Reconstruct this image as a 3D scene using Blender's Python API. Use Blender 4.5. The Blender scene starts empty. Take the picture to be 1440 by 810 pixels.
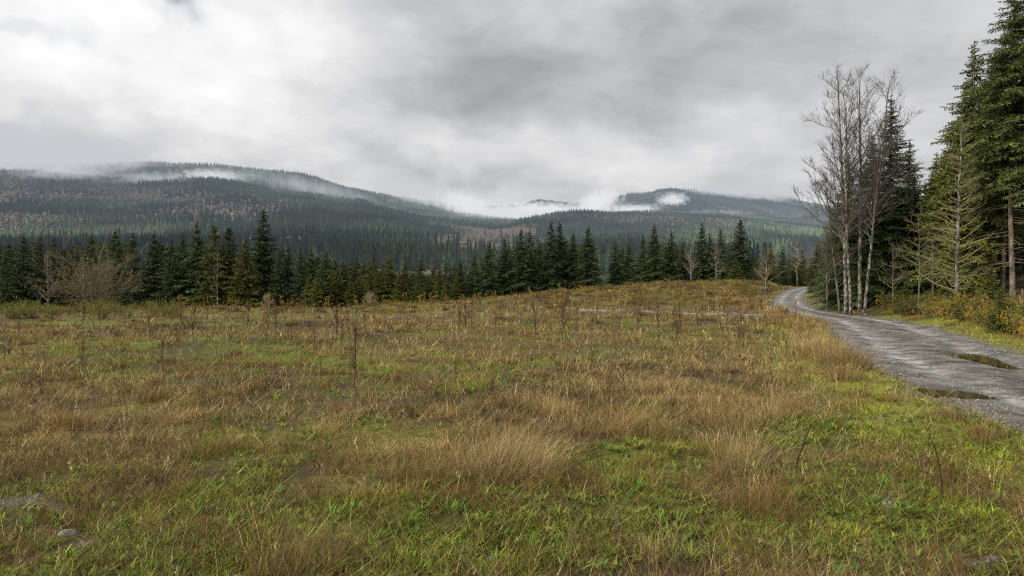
import bpy, math, random
import numpy as np
rng = np.random.default_rng(7)
random.seed(7)
SC = bpy.context.scene
COL = SC.collection
PI = math.pi
F, CU, HZ, EYE = 1000.0, 720.0, 395.0, 1.7      # focal length in px of the 1440 px photo, centre column, horizon row, eye height

# ------------------------------------------------------------------ helpers
def tag(o, label=None, cat=None, group=None, kind=None):
    if label: o['label'] = label
    if cat: o['category'] = cat
    if group: o['group'] = group
    if kind: o['kind'] = kind
    return o

def empty(name, loc, rz=0.0, s=1.0):
    o = bpy.data.objects.new(name, None); COL.objects.link(o)
    o.empty_display_size = 0.2
    o.location = loc; o.rotation_euler = (0, 0, rz)
    o.scale = (s, s, s) if not isinstance(s, tuple) else s
    return o

def link(name, me, parent=None):
    o = bpy.data.objects.new(name, me); COL.objects.link(o)
    if parent is not None: o.parent = parent
    return o

def copy_tree(o, loc, rz=0.0, s=1.0):
    c = o.copy(); COL.objects.link(c)
    c.location = loc; c.rotation_euler = (0, 0, rz)
    c.scale = (s, s, s) if not isinstance(s, tuple) else s
    for ch in o.children:
        d = ch.copy(); COL.objects.link(d); d.parent = c
    return c

class MB:
    """collects vertices, faces and vertex colours and makes one mesh"""
    def __init__(s): s.v = []; s.c = []; s.q = []; s.t = []; s.n = 0
    def add(s, v, q=None, t=None, c=None):
        v = np.asarray(v, dtype=np.float32).reshape(-1, 3)
        if c is None: c = np.ones((len(v), 3), np.float32)
        c = np.asarray(c, dtype=np.float32)
        if c.ndim == 1: c = np.tile(c, (len(v), 1))
        s.v.append(v); s.c.append(c)
        if q is not None and len(q): s.q.append(np.asarray(q, np.int64).reshape(-1, 4) + s.n)
        if t is not None and len(t): s.t.append(np.asarray(t, np.int64).reshape(-1, 3) + s.n)
        s.n += len(v)
    def mesh(s, name, mat, smooth=False):
        v = np.concatenate(s.v); c = np.concatenate(s.c)
        q = np.concatenate(s.q) if s.q else np.zeros((0, 4), np.int64)
        t = np.concatenate(s.t) if s.t else np.zeros((0, 3), np.int64)
        me = bpy.data.meshes.new(name)
        me.vertices.add(len(v)); me.vertices.foreach_set('co', v.ravel())
        lv = np.concatenate([q.ravel(), t.ravel()]).astype(np.int32)
        me.loops.add(len(lv)); me.loops.foreach_set('vertex_index', lv)
        st = np.concatenate([np.arange(len(q)) * 4, len(q) * 4 + np.arange(len(t)) * 3]).astype(np.int32)
        me.polygons.add(len(st)); me.polygons.foreach_set('loop_start', st)
        me.polygons.foreach_set('use_smooth', np.full(len(st), smooth))
        me.update(calc_edges=True)
        a = me.color_attributes.new('Col', 'FLOAT_COLOR', 'POINT')
        a.data.foreach_set('color', np.concatenate([c, np.ones((len(c), 1), np.float32)], 1).astype(np.float32).ravel())
        me.materials.append(mat)
        return me

def _h(ix, iy, seed):
    n = (ix.astype(np.int64) * 374761393 + iy.astype(np.int64) * 668265263 + seed * 974711) & 0xffffffff
    n = ((n ^ (n >> 13)) * 1274126177) & 0xffffffff
    n = (n ^ (n >> 16)) & 0xffffffff
    return n / 4294967295.0
def vnoise(x, y, seed=0):
    x = np.asarray(x, float); y = np.asarray(y, float)
    ix = np.floor(x); iy = np.floor(y); fx = x - ix; fy = y - iy
    fx = fx * fx * fx * (fx * (fx * 6 - 15) + 10); fy = fy * fy * fy * (fy * (fy * 6 - 15) + 10)
    ix = ix.astype(np.int64); iy = iy.astype(np.int64)
    a = _h(ix, iy, seed); b = _h(ix + 1, iy, seed); c = _h(ix, iy + 1, seed); d = _h(ix + 1, iy + 1, seed)
    return (a + (b - a) * fx) * (1 - fy) + (c + (d - c) * fx) * fy
def fbm(x, y, seed=0, o=4):
    s = 0; a = 0.5; n = 0
    for k in range(o):
        s = s + a * vnoise(x * 2 ** k + 17.3 * k, y * 2 ** k - 9.1 * k, seed + k); n += a; a *= 0.5
    return s / n
def sstep(a, b, x):
    t = np.clip((x - a) / (b - a), 0, 1); return t * t * (3 - 2 * t)
def lerp(a, b, t): return a + (b - a) * t

# ------------------------------------------------------------------ materials
def new_mat(name):
    m = bpy.data.materials.new(name); m.use_nodes = True
    nt = m.node_tree; nt.nodes.clear()
    return m, nt, nt.nodes.new('ShaderNodeOutputMaterial')
def N(nt, t, **kw):
    n = nt.nodes.new(t)
    for k, v in kw.items():
        if k in n.inputs: n.inputs[k].default_value = v
        else: setattr(n, k, v)
    return n
def L(nt, a, b): nt.links.new(a, b)

def leaf_mat(name, trans=0.25, rough=0.6, spec=0.15, noise=0.25):
    m, nt, out = new_mat(name)
    at = N(nt, 'ShaderNodeAttribute', attribute_name='Col')
    nz = N(nt, 'ShaderNodeTexNoise', Scale=9.0, Detail=2.0)
    tc = N(nt, 'ShaderNodeTexCoord'); L(nt, tc.outputs['Object'], nz.inputs['Vector'])
    mr = N(nt, 'ShaderNodeMapRange'); mr.inputs['To Min'].default_value = 1 - noise; mr.inputs['To Max'].default_value = 1 + noise
    L(nt, nz.outputs['Fac'], mr.inputs['Value'])
    oi = N(nt, 'ShaderNodeObjectInfo')
    mr2 = N(nt, 'ShaderNodeMapRange'); mr2.inputs['To Min'].default_value = 0.82; mr2.inputs['To Max'].default_value = 1.18
    L(nt, oi.outputs['Random'], mr2.inputs['Value'])
    mu = N(nt, 'ShaderNodeMath', operation='MULTIPLY'); L(nt, mr.outputs[0], mu.inputs[0]); L(nt, mr2.outputs[0], mu.inputs[1])
    vm = N(nt, 'ShaderNodeVectorMath', operation='SCALE'); L(nt, at.outputs['Color'], vm.inputs[0]); L(nt, mu.outputs[0], vm.inputs['Scale'])
    b = N(nt, 'ShaderNodeBsdfPrincipled'); b.inputs['Roughness'].default_value = rough
    b.inputs['Specular IOR Level'].default_value = spec
    L(nt, vm.outputs[0], b.inputs['Base Color'])
    if trans > 0:
        tr = N(nt, 'ShaderNodeBsdfTranslucent'); L(nt, vm.outputs[0], tr.inputs['Color'])
        mx = N(nt, 'ShaderNodeMixShader'); mx.inputs[0].default_value = trans
        L(nt, b.outputs[0], mx.inputs[1]); L(nt, tr.outputs[0], mx.inputs[2]); L(nt, mx.outputs[0], out.inputs['Surface'])
    else: L(nt, b.outputs[0], out.inputs['Surface'])
    return m

def bark_mat(name, c1, c2, scale=6.0, zs=0.35, lo=0.4, hi=0.6):
    m, nt, out = new_mat(name)
    tc = N(nt, 'ShaderNodeTexCoord'); mp = N(nt, 'ShaderNodeMapping'); mp.inputs['Scale'].default_value = (1, 1, zs)
    L(nt, tc.outputs['Object'], mp.inputs['Vector'])
    nz = N(nt, 'ShaderNodeTexNoise', Scale=scale, Detail=6.0, Roughness=0.65); L(nt, mp.outputs[0], nz.inputs['Vector'])
    cr = N(nt, 'ShaderNodeValToRGB'); cr.color_ramp.elements[0].position = lo; cr.color_ramp.elements[1].position = hi
    cr.color_ramp.elements[0].color = (*c1, 1); cr.color_ramp.elements[1].color = (*c2, 1)
    L(nt, nz.outputs['Fac'], cr.inputs[0])
    b = N(nt, 'ShaderNodeBsdfPrincipled'); b.inputs['Roughness'].default_value = 0.85; b.inputs['Specular IOR Level'].default_value = 0.2
    L(nt, cr.outputs[0], b.inputs['Base Color'])
    bp = N(nt, 'ShaderNodeBump'); bp.inputs['Strength'].default_value = 0.5; bp.inputs['Distance'].default_value = 0.03
    L(nt, nz.outputs['Fac'], bp.inputs['Height']); L(nt, bp.outputs[0], b.inputs['Normal'])
    L(nt, b.outputs[0], out.inputs['Surface'])
    return m

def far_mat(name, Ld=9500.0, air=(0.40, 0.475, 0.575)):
    """far forest and hills: vertex colour with haze mixed in as a glow that grows with distance"""
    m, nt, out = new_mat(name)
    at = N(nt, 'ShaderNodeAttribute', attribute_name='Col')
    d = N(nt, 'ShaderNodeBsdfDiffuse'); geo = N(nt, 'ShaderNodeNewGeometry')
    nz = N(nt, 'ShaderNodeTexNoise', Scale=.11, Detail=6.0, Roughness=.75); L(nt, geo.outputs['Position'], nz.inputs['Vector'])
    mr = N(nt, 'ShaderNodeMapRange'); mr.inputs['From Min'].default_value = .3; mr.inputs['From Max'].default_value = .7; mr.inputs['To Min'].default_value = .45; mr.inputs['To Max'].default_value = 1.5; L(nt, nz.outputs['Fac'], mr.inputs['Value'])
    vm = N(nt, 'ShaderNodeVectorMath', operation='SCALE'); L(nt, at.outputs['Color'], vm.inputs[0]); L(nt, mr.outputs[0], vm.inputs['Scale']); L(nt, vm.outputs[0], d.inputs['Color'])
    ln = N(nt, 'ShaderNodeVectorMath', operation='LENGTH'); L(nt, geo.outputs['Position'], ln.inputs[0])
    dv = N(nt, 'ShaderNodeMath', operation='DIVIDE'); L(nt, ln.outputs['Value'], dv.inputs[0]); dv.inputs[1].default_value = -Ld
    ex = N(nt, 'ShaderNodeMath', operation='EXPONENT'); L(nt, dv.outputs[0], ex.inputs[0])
    em = N(nt, 'ShaderNodeEmission'); em.inputs['Color'].default_value = (*air, 1)  # haze painted as emission; no air volume lies before the hills
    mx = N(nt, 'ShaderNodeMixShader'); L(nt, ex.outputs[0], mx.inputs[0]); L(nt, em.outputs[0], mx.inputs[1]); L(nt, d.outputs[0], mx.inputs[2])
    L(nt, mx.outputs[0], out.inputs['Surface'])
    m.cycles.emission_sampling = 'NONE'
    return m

M_grass = leaf_mat('grass_blades', 0.25, 0.65, 0.12, 0.3)
M_weed = leaf_mat('weed_stems', 0.1, 0.8, 0.08, 0.3)
M_needle = leaf_mat('fir_needles', 0.15, 0.55, 0.18, 0.35)
M_leaf = leaf_mat('shrub_leaves', 0.35, 0.6, 0.15, 0.3)
M_twig = leaf_mat('twig_bark', 0.0, 0.9, 0.05, 0.35)
M_fbark = bark_mat('fir_bark', (0.045, 0.035, 0.028), (0.14, 0.12, 0.095), 7)
M_rbark = bark_mat('roadside_fir_bark', (0.06, 0.045, 0.035), (0.26, 0.22, 0.17), 6, 0.5, 0.38, 0.62)
M_abark = bark_mat('alder_bark', (0.03, 0.026, 0.022), (0.235, 0.22, 0.19), 7, 0.6, 0.44, 0.60)
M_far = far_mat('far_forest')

# ------------------------------------------------------------------ ground shape
def pt(u, v, Y): return ((u - CU) / F * Y, Y, EYE + (HZ - v) / F * Y)
road_c = np.array([(5.2, -14), (6.0, -6), (6.9, 2), (7.6, 7), (8.6, 12), (10.1, 17), (12.2, 22.5), (14.1, 27.5), (15.3, 32), (15.9, 37), (17.2, 43),
                   (19.3, 49.5), (22.6, 58), (28.5, 71), (36, 84), (46, 98), (60, 112)], float)
road_z = np.array([0, 0, 0, 0, 0, 0, 0, 0, 0, 0.0, 0.05, 0.13, 0.32, 0.70, 1.02, 1.0, 0.6])
def catmull(P, n):
    out = []
    for i in range(len(P) - 1):
        p0 = P[max(i - 1, 0)]; p1 = P[i]; p2 = P[i + 1]; p3 = P[min(i + 2, len(P) - 1)]
        t = np.linspace(0, 1, n, endpoint=False)[:, None]
        out.append(0.5 * ((2 * p1) + (-p0 + p2) * t + (2 * p0 - 5 * p1 + 4 * p2 - p3) * t ** 2 + (-p0 + 3 * p1 - 3 * p2 + p3) * t ** 3))
    out.append(P[-1:]); return np.concatenate(out)
RC = catmull(np.column_stack([road_c, road_z]), 40)     # x, y, z along the road
ctrl = [(x, y, z) for (x, y), z in zip(road_c, road_z)]
ctrl += [(x, y, 0) for x in (-40, -20, -8, 0, 4) for y in (-14, -4, 4, 10)] + [(x, 18, 0) for x in (-8, 0, 5)]
ctrl += [(-25, 18, -.08), (-60, 18, -.1), (-60, 0, 0), (-90, 30, -.3), (-120, 0, 0)]
ctrl += [pt(u, v, Y) for u, v, Y in [
    (0, 470, 25), (250, 468, 26), (480, 468, 24), (0, 436, 62), (120, 436, 64), (250, 433, 68), (430, 437, 72), (560, 431, 74), (650, 424, 75), (720, 418, 76), (800, 410, 76),
    (860, 405, 76), (950, 398, 76), (1040, 397, 78), (1090, 398, 80), (620, 443, 42), (760, 441, 42), (880, 440, 41.5), (1000, 440, 41.5), (720, 462, 27), (950, 462, 26),
    (900, 415, 58), (1000, 414, 58), (500, 446, 48), (300, 446, 46), (100, 448, 44)]]
ctrl += [(-70, 60, -1.0), (-110, 70, -1.5)]
ctrl += [(x, 88, z) for x, z in ((-130, -4), (-80, -2.6), (-45, -2.8), (-25, -2.8), (-5, -1.2), (10, .1), (22, 0.9))]
ctrl += [(x, 110, z) for x, z in ((-130, -6), (-70, -5), (-30, -5), (0, -3.5), (25, -1), (80, 2))]
ctrl += [(x, 150, z) for x, z in ((-150, -7), (-70, -7), (0, -6.5), (60, -4), (120, 0))]
ctrl += [(20, 36, .35), (23, 30, 1.0), (17, 23, .45), (14.5, 17, .25), (12.3, 9, .15), (30, 40, 1.6), (40, 30, 2.0), (30, 15, 1.8), (25, 0, 1.0), (60, 60, 2.6), (45, 60, 2.2), (28, 55, 1.0), (90, 40, 3), (100, 90, 3)]
ctrl = np.array(ctrl)
def tps_fit(P, lam=0.3):
    n = len(P); xy = P[:, :2] / 50.0
    d2 = ((xy[:, None] - xy[None]) ** 2).sum(-1)
    K = 0.5 * d2 * np.log(d2 + 1e-9) + np.eye(n) * lam * 0.002
    A = np.zeros((n + 3, n + 3)); A[:n, :n] = K; A[:n, n] = 1; A[:n, n + 1:] = xy; A[n, :n] = 1; A[n + 1:, :n] = xy.T
    b = np.zeros(n + 3); b[:n] = P[:, 2]
    return np.linalg.solve(A, b)
W_T = tps_fit(ctrl)
def h0(x, y):
    x = np.asarray(x, float); y = np.asarray(y, float); sh = x.shape
    q = np.column_stack([x.ravel(), y.ravel()]) / 50.0; out = np.zeros(len(q)); n = len(ctrl); P = ctrl[:, :2] / 50.0
    for i in range(0, len(q), 20000):
        d2 = ((q[i:i + 20000, None] - P[None]) ** 2).sum(-1)
        out[i:i + 20000] = (0.5 * d2 * np.log(d2 + 1e-9)) @ W_T[:n] + W_T[n] + q[i:i + 20000] @ W_T[n + 1:]
    return out.reshape(sh)
def road_info(x, y):
    """distance to the road's centre line (signed, right positive) and its height there"""
    x = np.asarray(x, float); y = np.asarray(y, float); sh = x.shape
    X = x.ravel(); Y = y.ravel(); D = np.zeros(len(X)); Z = np.zeros(len(X))
    T = np.gradient(RC[:, :2], axis=0); T /= np.linalg.norm(T, axis=1)[:, None]
    S = RC[::4]; TS = T[::4]
    for i in range(0, len(X), 20000):
        dx = X[i:i + 20000, None] - S[None, :, 0]; dy = Y[i:i + 20000, None] - S[None, :, 1]
        k = (dx * dx + dy * dy).argmin(1); r = np.arange(len(k))
        D[i:i + 20000] = dx[r, k] * TS[k, 1] - dy[r, k] * TS[k, 0]; Z[i:i + 20000] = S[k, 2]
        far = np.hypot(dx[r, k], dy[r, k]); D[i:i + 20000] = np.sign(D[i:i + 20000] + 1e-9) * np.maximum(np.abs(D[i:i + 20000]), np.where(far > np.abs(D[i:i + 20000]) + 0.6, far, 0))
    return D.reshape(sh), Z.reshape(sh)
def RWf(y): return np.interp(y, [0, 26, 33, 42, 60, 90], [1.85, 1.8, 1.6, 1.05, 1.0, 1.1])
RW = 1.85
PUD = [(6.75, 11.0, .42, .70, 0.0), (10.35, 15.9, .42, 1.8, .29), (9.05, 12.1, .3, .5, .2)]     # the puddles: x, y, half width, half length, turn
def hground(x, y):
    """surface of the field (the road is a sheet of its own laid into it)"""
    x = np.asarray(x, float); y = np.asarray(y, float)
    z = h0(x, y)
    far = np.clip(np.abs(y) / 40, 0, 1)
    bump = (fbm(x * 1.1, y * 1.1, 3, 4) - .5) * 0.16 + (fbm(x * .22, y * .22, 9, 3) - .5) * (0.25 + .35 * far)
    d, rz = road_info(x, y); a = np.abs(d)
    w = RWf(y); k = sstep(w + .2, w + 2.6, a)
    z = lerp(rz, z, sstep(w, w + 3.5, a)) + bump * (0.15 + .85 * k)
    z = z - 0.16 * (1 - sstep(w - .5, w + .25 + .3 * (fbm(x * .8, y * .8, 5, 3) - .5), a))
    return z
def ground_at(u, v, y0=3.0, y1=140.0):
    """where the line of sight through (u, v) meets the field"""
    Y = np.geomspace(y0, y1, 1500); X = (u - CU) / F * Y; Z = EYE + (HZ - v) / F * Y
    hit = hground(X, Y) >= Z; k = np.argmax(hit) if hit.any() else len(Y) - 1
    return float(X[k]), float(Y[k]), float(hground(X[k:k + 1], Y[k:k + 1])[0])
def gz(x, y): return float(hground(np.array([x]), np.array([y]))[0])

# ------------------------------------------------------------------ how the field's cover changes from place to place
GREEN = [(180, 780, 260, 45, .9), (620, 770, 300, 50, .9), (1000, 745, 220, 45, .8), (1150, 655, 170, 30, .7), (1280, 590, 90, 25, 1.0), (1230, 540, 40, 20, .9), (1360, 630, 80, 20, .8), (830, 498, 70, 9, .9), (760, 500, 60, 7, .6),
         (300, 482, 260, 7, .7), (80, 500, 160, 9, .7), (560, 520, 90, 8, .6), (450, 640, 130, 22, .5), (300, 690, 120, 25, .6), (560, 690, 120, 22, .6), (880, 660, 90, 18, .5), (1330, 740, 90, 25, .5), (100, 640, 60, 14, .4), (780, 450, 60, 4, .5), (900, 640, 100, 20, .5)]
DRY = [(710, 610, 120, 35, .9), (960, 560, 190, 28, .9), (1150, 500, 60, 28, 1.0), (820, 570, 120, 20, .8), (200, 590, 260, 30, .7), (480, 580, 170, 28, .7), (430, 470, 220, 9, .7), (680, 440, 260, 8, .6), (1050, 440, 60, 12, .8), (430, 795, 50, 30, .7), (1060, 690, 60, 26, .9), (600, 650, 80, 24, .6), (60, 560, 150, 20, .5)]
DARK = [(640, 530, 160, 9, .8), (800, 525, 130, 9, .8), (380, 520, 140, 8, .8), (60, 535, 110, 9, .8), (960, 520, 110, 8, .6), (1110, 560, 80, 12, .5), (520, 535, 90, 8, .6), (250, 455, 260, 6, .5), (980, 412, 120, 8, .7), (1380, 600, 90, 14, .4)]
BARE = [(40, 700, 60, 14, .8), (110, 748, 40, 8, .8), (330, 760, 40, 9, .5), (660, 790, 60, 14, .6), (480, 700, 60, 10, .4), (1390, 780, 60, 25, 1.0), (1255, 712, 25, 6, .9), (1290, 690, 60, 14, .5), (800, 745, 30, 7, .4), (20, 590, 30, 8, .6), (1320, 690, 40, 12, .6), (1085, 480, 26, 4, .9), (580, 600, 30, 5, .3)]
def uv_of(x, y):
    y = np.maximum(y, 1.5); return CU + F * x / y, HZ + F * EYE / y
def patch(x, y, P):
    u, v = uv_of(x, y); s = np.zeros_like(u)
    w = (fbm(x * .9, y * .9, 41, 3) - .5)
    for (a, b, ru, rv, k) in P: s = np.maximum(s, k * np.exp(-((u - a + w * ru) / ru) ** 2 - ((v - b + w * rv * 1.5) / rv) ** 2))
    return s
def cover(x, y):
    n1 = fbm(x * .35, y * .35, 21, 4); n2 = fbm(x * 1.3, y * 1.3, 22, 4); n3 = fbm(x * .12, y * .12, 23, 3)
    yy = np.maximum(y, 1)
    near = 1 - sstep(4.6, 7.2, yy)
    g = np.clip(.32 + .36 * near + 2.0 * (n1 - .5) + 1.8 * (n2 - .5) + .95 * patch(x, y, GREEN) - .9 * patch(x, y, DRY), 0, 1)
    d = np.clip(.36 - .2 * near + 1.4 * (n3 - .5) - 1.6 * (n2 - .5) + 1.0 * patch(x, y, DRY) - .5 * patch(x, y, GREEN), 0, 1)
    k = np.clip(.18 + 2.0 * (fbm(x * .5 + 40, y * .5, 25, 4) - .5) + patch(x, y, DARK), 0, 1)
    b = np.clip(patch(x, y, BARE) * (.55 + .9 * sstep(.38, .6, fbm(x * 3.2, y * 3.2, 28, 3))) + 2.2 * (fbm(x * .8, y * .8, 27, 4) - .66), 0, 1)
    return g, d, k, b
C_GREEN = np.array((.135, .19, .022)); C_MOSS = np.array((.21, .225, .026)); C_OLIVE = np.array((.20, .175, .03)); C_TAN = np.array((.315, .228, .095))
C_RED = np.array((.20, .116, .038)); C_STRAW = np.array((.50, .385, .185)); C_DARK = np.array((.06, .042, .028)); C_SOIL = np.array((.055, .041, .026)); C_PALE = np.array((.22, .205, .185))

# ------------------------------------------------------------------ ground sheet
def axis(lo, hi, mid, fine, growth, cap):
    a = [mid]; s = fine
    while a[-1] < hi: a.append(a[-1] + s); s = min(s * growth, cap)
    b = [mid]; s = fine
    while b[-1] > lo: b.append(b[-1] - s); s = min(s * growth, cap)
    return np.array(b[:0:-1] + a)
def grid_faces(nx, ny):
    i = np.arange(nx - 1)[None, :] + np.arange(ny - 1)[:, None] * nx
    i = i.ravel(); return np.column_stack([i, i + 1, i + nx + 1, i + nx])
def noise_ramp(nt, vec, scale, detail, cols, pos, rough=.6):
    nz = N(nt, 'ShaderNodeTexNoise', Scale=scale, Detail=detail, Roughness=rough); L(nt, vec, nz.inputs['Vector'])
    cr = N(nt, 'ShaderNodeValToRGB')
    while len(cr.color_ramp.elements) < len(cols): cr.color_ramp.elements.new(.5)
    for e, c, p in zip(cr.color_ramp.elements, cols, pos): e.position = p; e.color = (*c, 1)
    L(nt, nz.outputs['Fac'], cr.inputs[0]); return nz, cr
def ground_material():
    m, nt, out = new_mat('field_soil')
    geo = N(nt, 'ShaderNodeNewGeometry'); P = geo.outputs['Position']
    at = N(nt, 'ShaderNodeAttribute', attribute_name='Col')
    nz, cr = noise_ramp(nt, P, 14.0, 8.0, [(.35, .33, .3), (.9, .9, .9), (1.8, 1.7, 1.5)], [.3, .5, .75], .7)
    mx = N(nt, 'ShaderNodeMix', data_type='RGBA', blend_type='MULTIPLY'); mx.inputs[0].default_value = 1
    L(nt, at.outputs['Color'], mx.inputs[6]); L(nt, cr.outputs[0], mx.inputs[7])
    nz2 = N(nt, 'ShaderNodeTexNoise', Scale=60.0, Detail=5.0, Roughness=.7); L(nt, P, nz2.inputs['Vector'])
    b = N(nt, 'ShaderNodeBsdfPrincipled'); b.inputs['Roughness'].default_value = .8; b.inputs['Specular IOR Level'].default_value = .25
    L(nt, mx.outputs[2], b.inputs['Base Color'])
    ad = N(nt, 'ShaderNodeMath', operation='ADD'); L(nt, nz.outputs['Fac'], ad.inputs[0]); L(nt, nz2.outputs['Fac'], ad.inputs[1])
    bp = N(nt, 'ShaderNodeBump'); bp.inputs['Strength'].default_value = .8; bp.inputs['Distance'].default_value = .03
    L(nt, ad.outputs[0], bp.inputs['Height']); L(nt, bp.outputs[0], b.inputs['Normal']); L(nt, b.outputs[0], out.inputs['Surface'])
    return m
xs = axis(-170, 170, 0, .16, 1.018, 3.0); ys = axis(-25, 152, 5, .09, 1.016, 2.2)
GX, GY = np.meshgrid(xs, ys); GZ = hground(GX, GY)
g, d, k, b = cover(GX, GY)
mossy = fbm(GX * .9, GY * .9, 61, 3)
mossy2 = fbm(GX * 3.6, GY * 3.6, 95, 3)
gc = lerp(C_SOIL[None, None], (C_MOSS * .75)[None, None], (sstep(.40, .62, mossy) * .9)[..., None])
gc = lerp(gc, (C_GREEN * .8)[None, None], (g * .6)[..., None]); gc = lerp(gc, (C_RED * .8)[None, None], (d * .45)[..., None])
gc = lerp(gc, C_DARK[None, None], (k * .6)[..., None]); gc = lerp(gc, C_PALE[None, None] * .85, (sstep(.35, .9, b) * .75)[..., None])
rd, rz_ = road_info(GX, GY); vg = np.exp(-((np.abs(rd) - RWf(GY) - .9) / .8) ** 2) * (GY < 34); gc = lerp(gc, (C_MOSS * 1.1)[None, None], (vg * .7)[..., None])
verge = 1 - sstep(RWf(GY) - .2, RWf(GY) + .5, np.abs(rd) + .7 * (mossy - .5)); gc = lerp(gc, np.array((.16, .15, .135))[None, None], (verge * .8)[..., None])
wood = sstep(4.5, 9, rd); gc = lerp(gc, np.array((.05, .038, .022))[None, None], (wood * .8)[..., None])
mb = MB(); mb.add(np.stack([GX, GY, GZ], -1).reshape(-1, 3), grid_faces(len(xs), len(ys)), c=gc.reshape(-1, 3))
M_ground = ground_material()
tag(link('ground', mb.mesh('ground', M_ground, True)), kind='structure')

# ------------------------------------------------------------------ road with its puddles
def pud_dist(x, y):
    r = np.full(np.shape(x), 9.0)
    for (px, py, a, bb, tn) in PUD:
        c, s = math.cos(tn), math.sin(tn); dx = x - px; dy = y - py
        lx = c * dx - s * dy; ly = s * dx + c * dy
        r = np.minimum(r, np.hypot(lx / a, ly / bb))
    return r
def road_material():
    m, nt, out = new_mat('gravel_road')
    geo = N(nt, 'ShaderNodeNewGeometry'); P = geo.outputs['Position']
    at = N(nt, 'ShaderNodeAttribute', attribute_name='Col')
    n1, c1 = noise_ramp(nt, P, 45.0, 6.0, [(.28, .27, .26), (.85, .85, .85), (1.9, 1.88, 1.85)], [.34, .5, .66], .8)
    n2, c2 = noise_ramp(nt, P, 1.6, 6.0, [(.36, .34, .31), (.9, .9, .9), (1.5, 1.5, 1.52)], [.38, .5, .62], .68)
    mx = N(nt, 'ShaderNodeMix', data_type='RGBA', blend_type='MULTIPLY'); mx.inputs[0].default_value = 1
    L(nt, at.outputs['Color'], mx.inputs[6]); L(nt, c1.outputs[0], mx.inputs[7])
    my = N(nt, 'ShaderNodeMix', data_type='RGBA', blend_type='MULTIPLY'); my.inputs[0].default_value = 1
    L(nt, mx.outputs[2], my.inputs[6]); L(nt, c2.outputs[0], my.inputs[7])
    vo = N(nt, 'ShaderNodeTexVoronoi', Scale=26.0); L(nt, P, vo.inputs['Vector'])
    b = N(nt, 'ShaderNodeBsdfPrincipled'); b.inputs['Specular IOR Level'].default_value = .5
    rr = N(nt, 'ShaderNodeMapRange'); rr.inputs['From Min'].default_value = .4; rr.inputs['From Max'].default_value = .62; rr.inputs['To Min'].default_value = .38; rr.inputs['To Max'].default_value = .8
    L(nt, n2.outputs['Fac'], rr.inputs['Value']); L(nt, rr.outputs[0], b.inputs['Roughness'])
    L(nt, my.outputs[2], b.inputs['Base Color'])
    ad = N(nt, 'ShaderNodeMath', operation='ADD'); L(nt, n1.outputs['Fac'], ad.inputs[0]); L(nt, vo.outputs['Distance'], ad.inputs[1])
    bp = N(nt, 'ShaderNodeBump'); bp.inputs['Strength'].default_value = 1.0; bp.inputs['Distance'].default_value = .03
    L(nt, ad.outputs[0], bp.inputs['Height']); L(nt, bp.outputs[0], b.inputs['Normal']); L(nt, b.outputs[0], out.inputs['Surface'])
    return m
seg = np.concatenate([[0], np.cumsum(np.linalg.norm(np.diff(RC[:, :2], axis=0), axis=1))])
sl = []; s_ = 0.0
while s_ < seg[-1]:
    sl.append(s_); yy = np.interp(s_, seg, RC[:, 1]); s_ += .10 if 2 < yy < 26 else (.25 if yy < 60 else .5)
sl = np.array(sl); rx = np.interp(sl, seg, RC[:, 0]); ry = np.interp(sl, seg, RC[:, 1]); rzv = np.interp(sl, seg, RC[:, 2])
tx = np.gradient(rx, sl); ty = np.gradient(ry, sl); nn = np.hypot(tx, ty); tx /= nn; ty /= nn
lat = np.linspace(-RW - .75, RW + .75, 56); wid = (RWf(ry) / RW)[:, None]
RX = rx[:, None] + ty[:, None] * lat[None] * wid; RY = ry[:, None] - tx[:, None] * lat[None] * wid
A = np.abs(lat)[None] + 0 * RX
edge = sstep(RW - .25, RW + .75, A + .55 * (fbm(RX * .9, RY * .9, 71, 3) - .5))
rut = np.exp(-((A - .95) / .28) ** 2)
RZ = rzv[:, None] - .035 * rut + .02 * np.exp(-(A / .4) ** 2) - .16 * edge + (fbm(RX * 4, RY * 4, 72, 4) - .5) * .022 + (fbm(RX * .7, RY * .7, 73, 3) - .5) * .02
pd = pud_dist(RX, RY) + .75 * (fbm(RX * 2.2, RY * 2.2, 74, 4) - .5)
RZ = np.minimum(RZ, lerp(rzv[:, None] - .095, RZ, sstep(.55, 1.25, pd)))
rcol = lerp(np.array((.175, .162, .142)), np.array((.37, .355, .33)), (np.clip(rut * 1.3 * fbm(RX * .5, RY * .5, 75, 3), 0, 1))[..., None])
rcol = rcol * (1 - .35 * np.exp(-((lat[None] - .1 + .3 * (fbm(RX * .3, RY * .3, 79, 2) - .5)) / .3) ** 2) * sstep(.4, .6, fbm(RX * .8, RY * .8, 78, 3)))[..., None]
rcol = lerp(rcol, np.array((.10, .105, .055)), (np.exp(-(A / .25) ** 2) * .5 * sstep(.45, .65, fbm(RX * .6, RY * .6, 76, 3)) * sstep(20, 30, RY))[..., None])
rcol = lerp(rcol, np.array((.085, .075, .06)), (1 - sstep(.9, 1.5, pd))[..., None] * .75)
rcol = lerp(rcol, np.array((.10, .085, .055)), (edge * .8)[..., None])
mb = MB(); mb.add(np.stack([RX, RY, RZ], -1).reshape(-1, 3), grid_faces(len(lat), len(sl)), c=rcol.reshape(-1, 3))
tag(link('road', mb.mesh('road', road_material(), True)), kind='structure')
def road_z_at(x, y):
    dd, zz = road_info(np.array([x]), np.array([y])); return float(zz[0])
m, nt, out = new_mat('puddle_water')
bs = N(nt, 'ShaderNodeBsdfPrincipled'); bs.inputs['Base Color'].default_value = (.035, .03, .015, 1); bs.inputs['Roughness'].default_value = .03; bs.inputs['IOR'].default_value = 1.33
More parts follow.
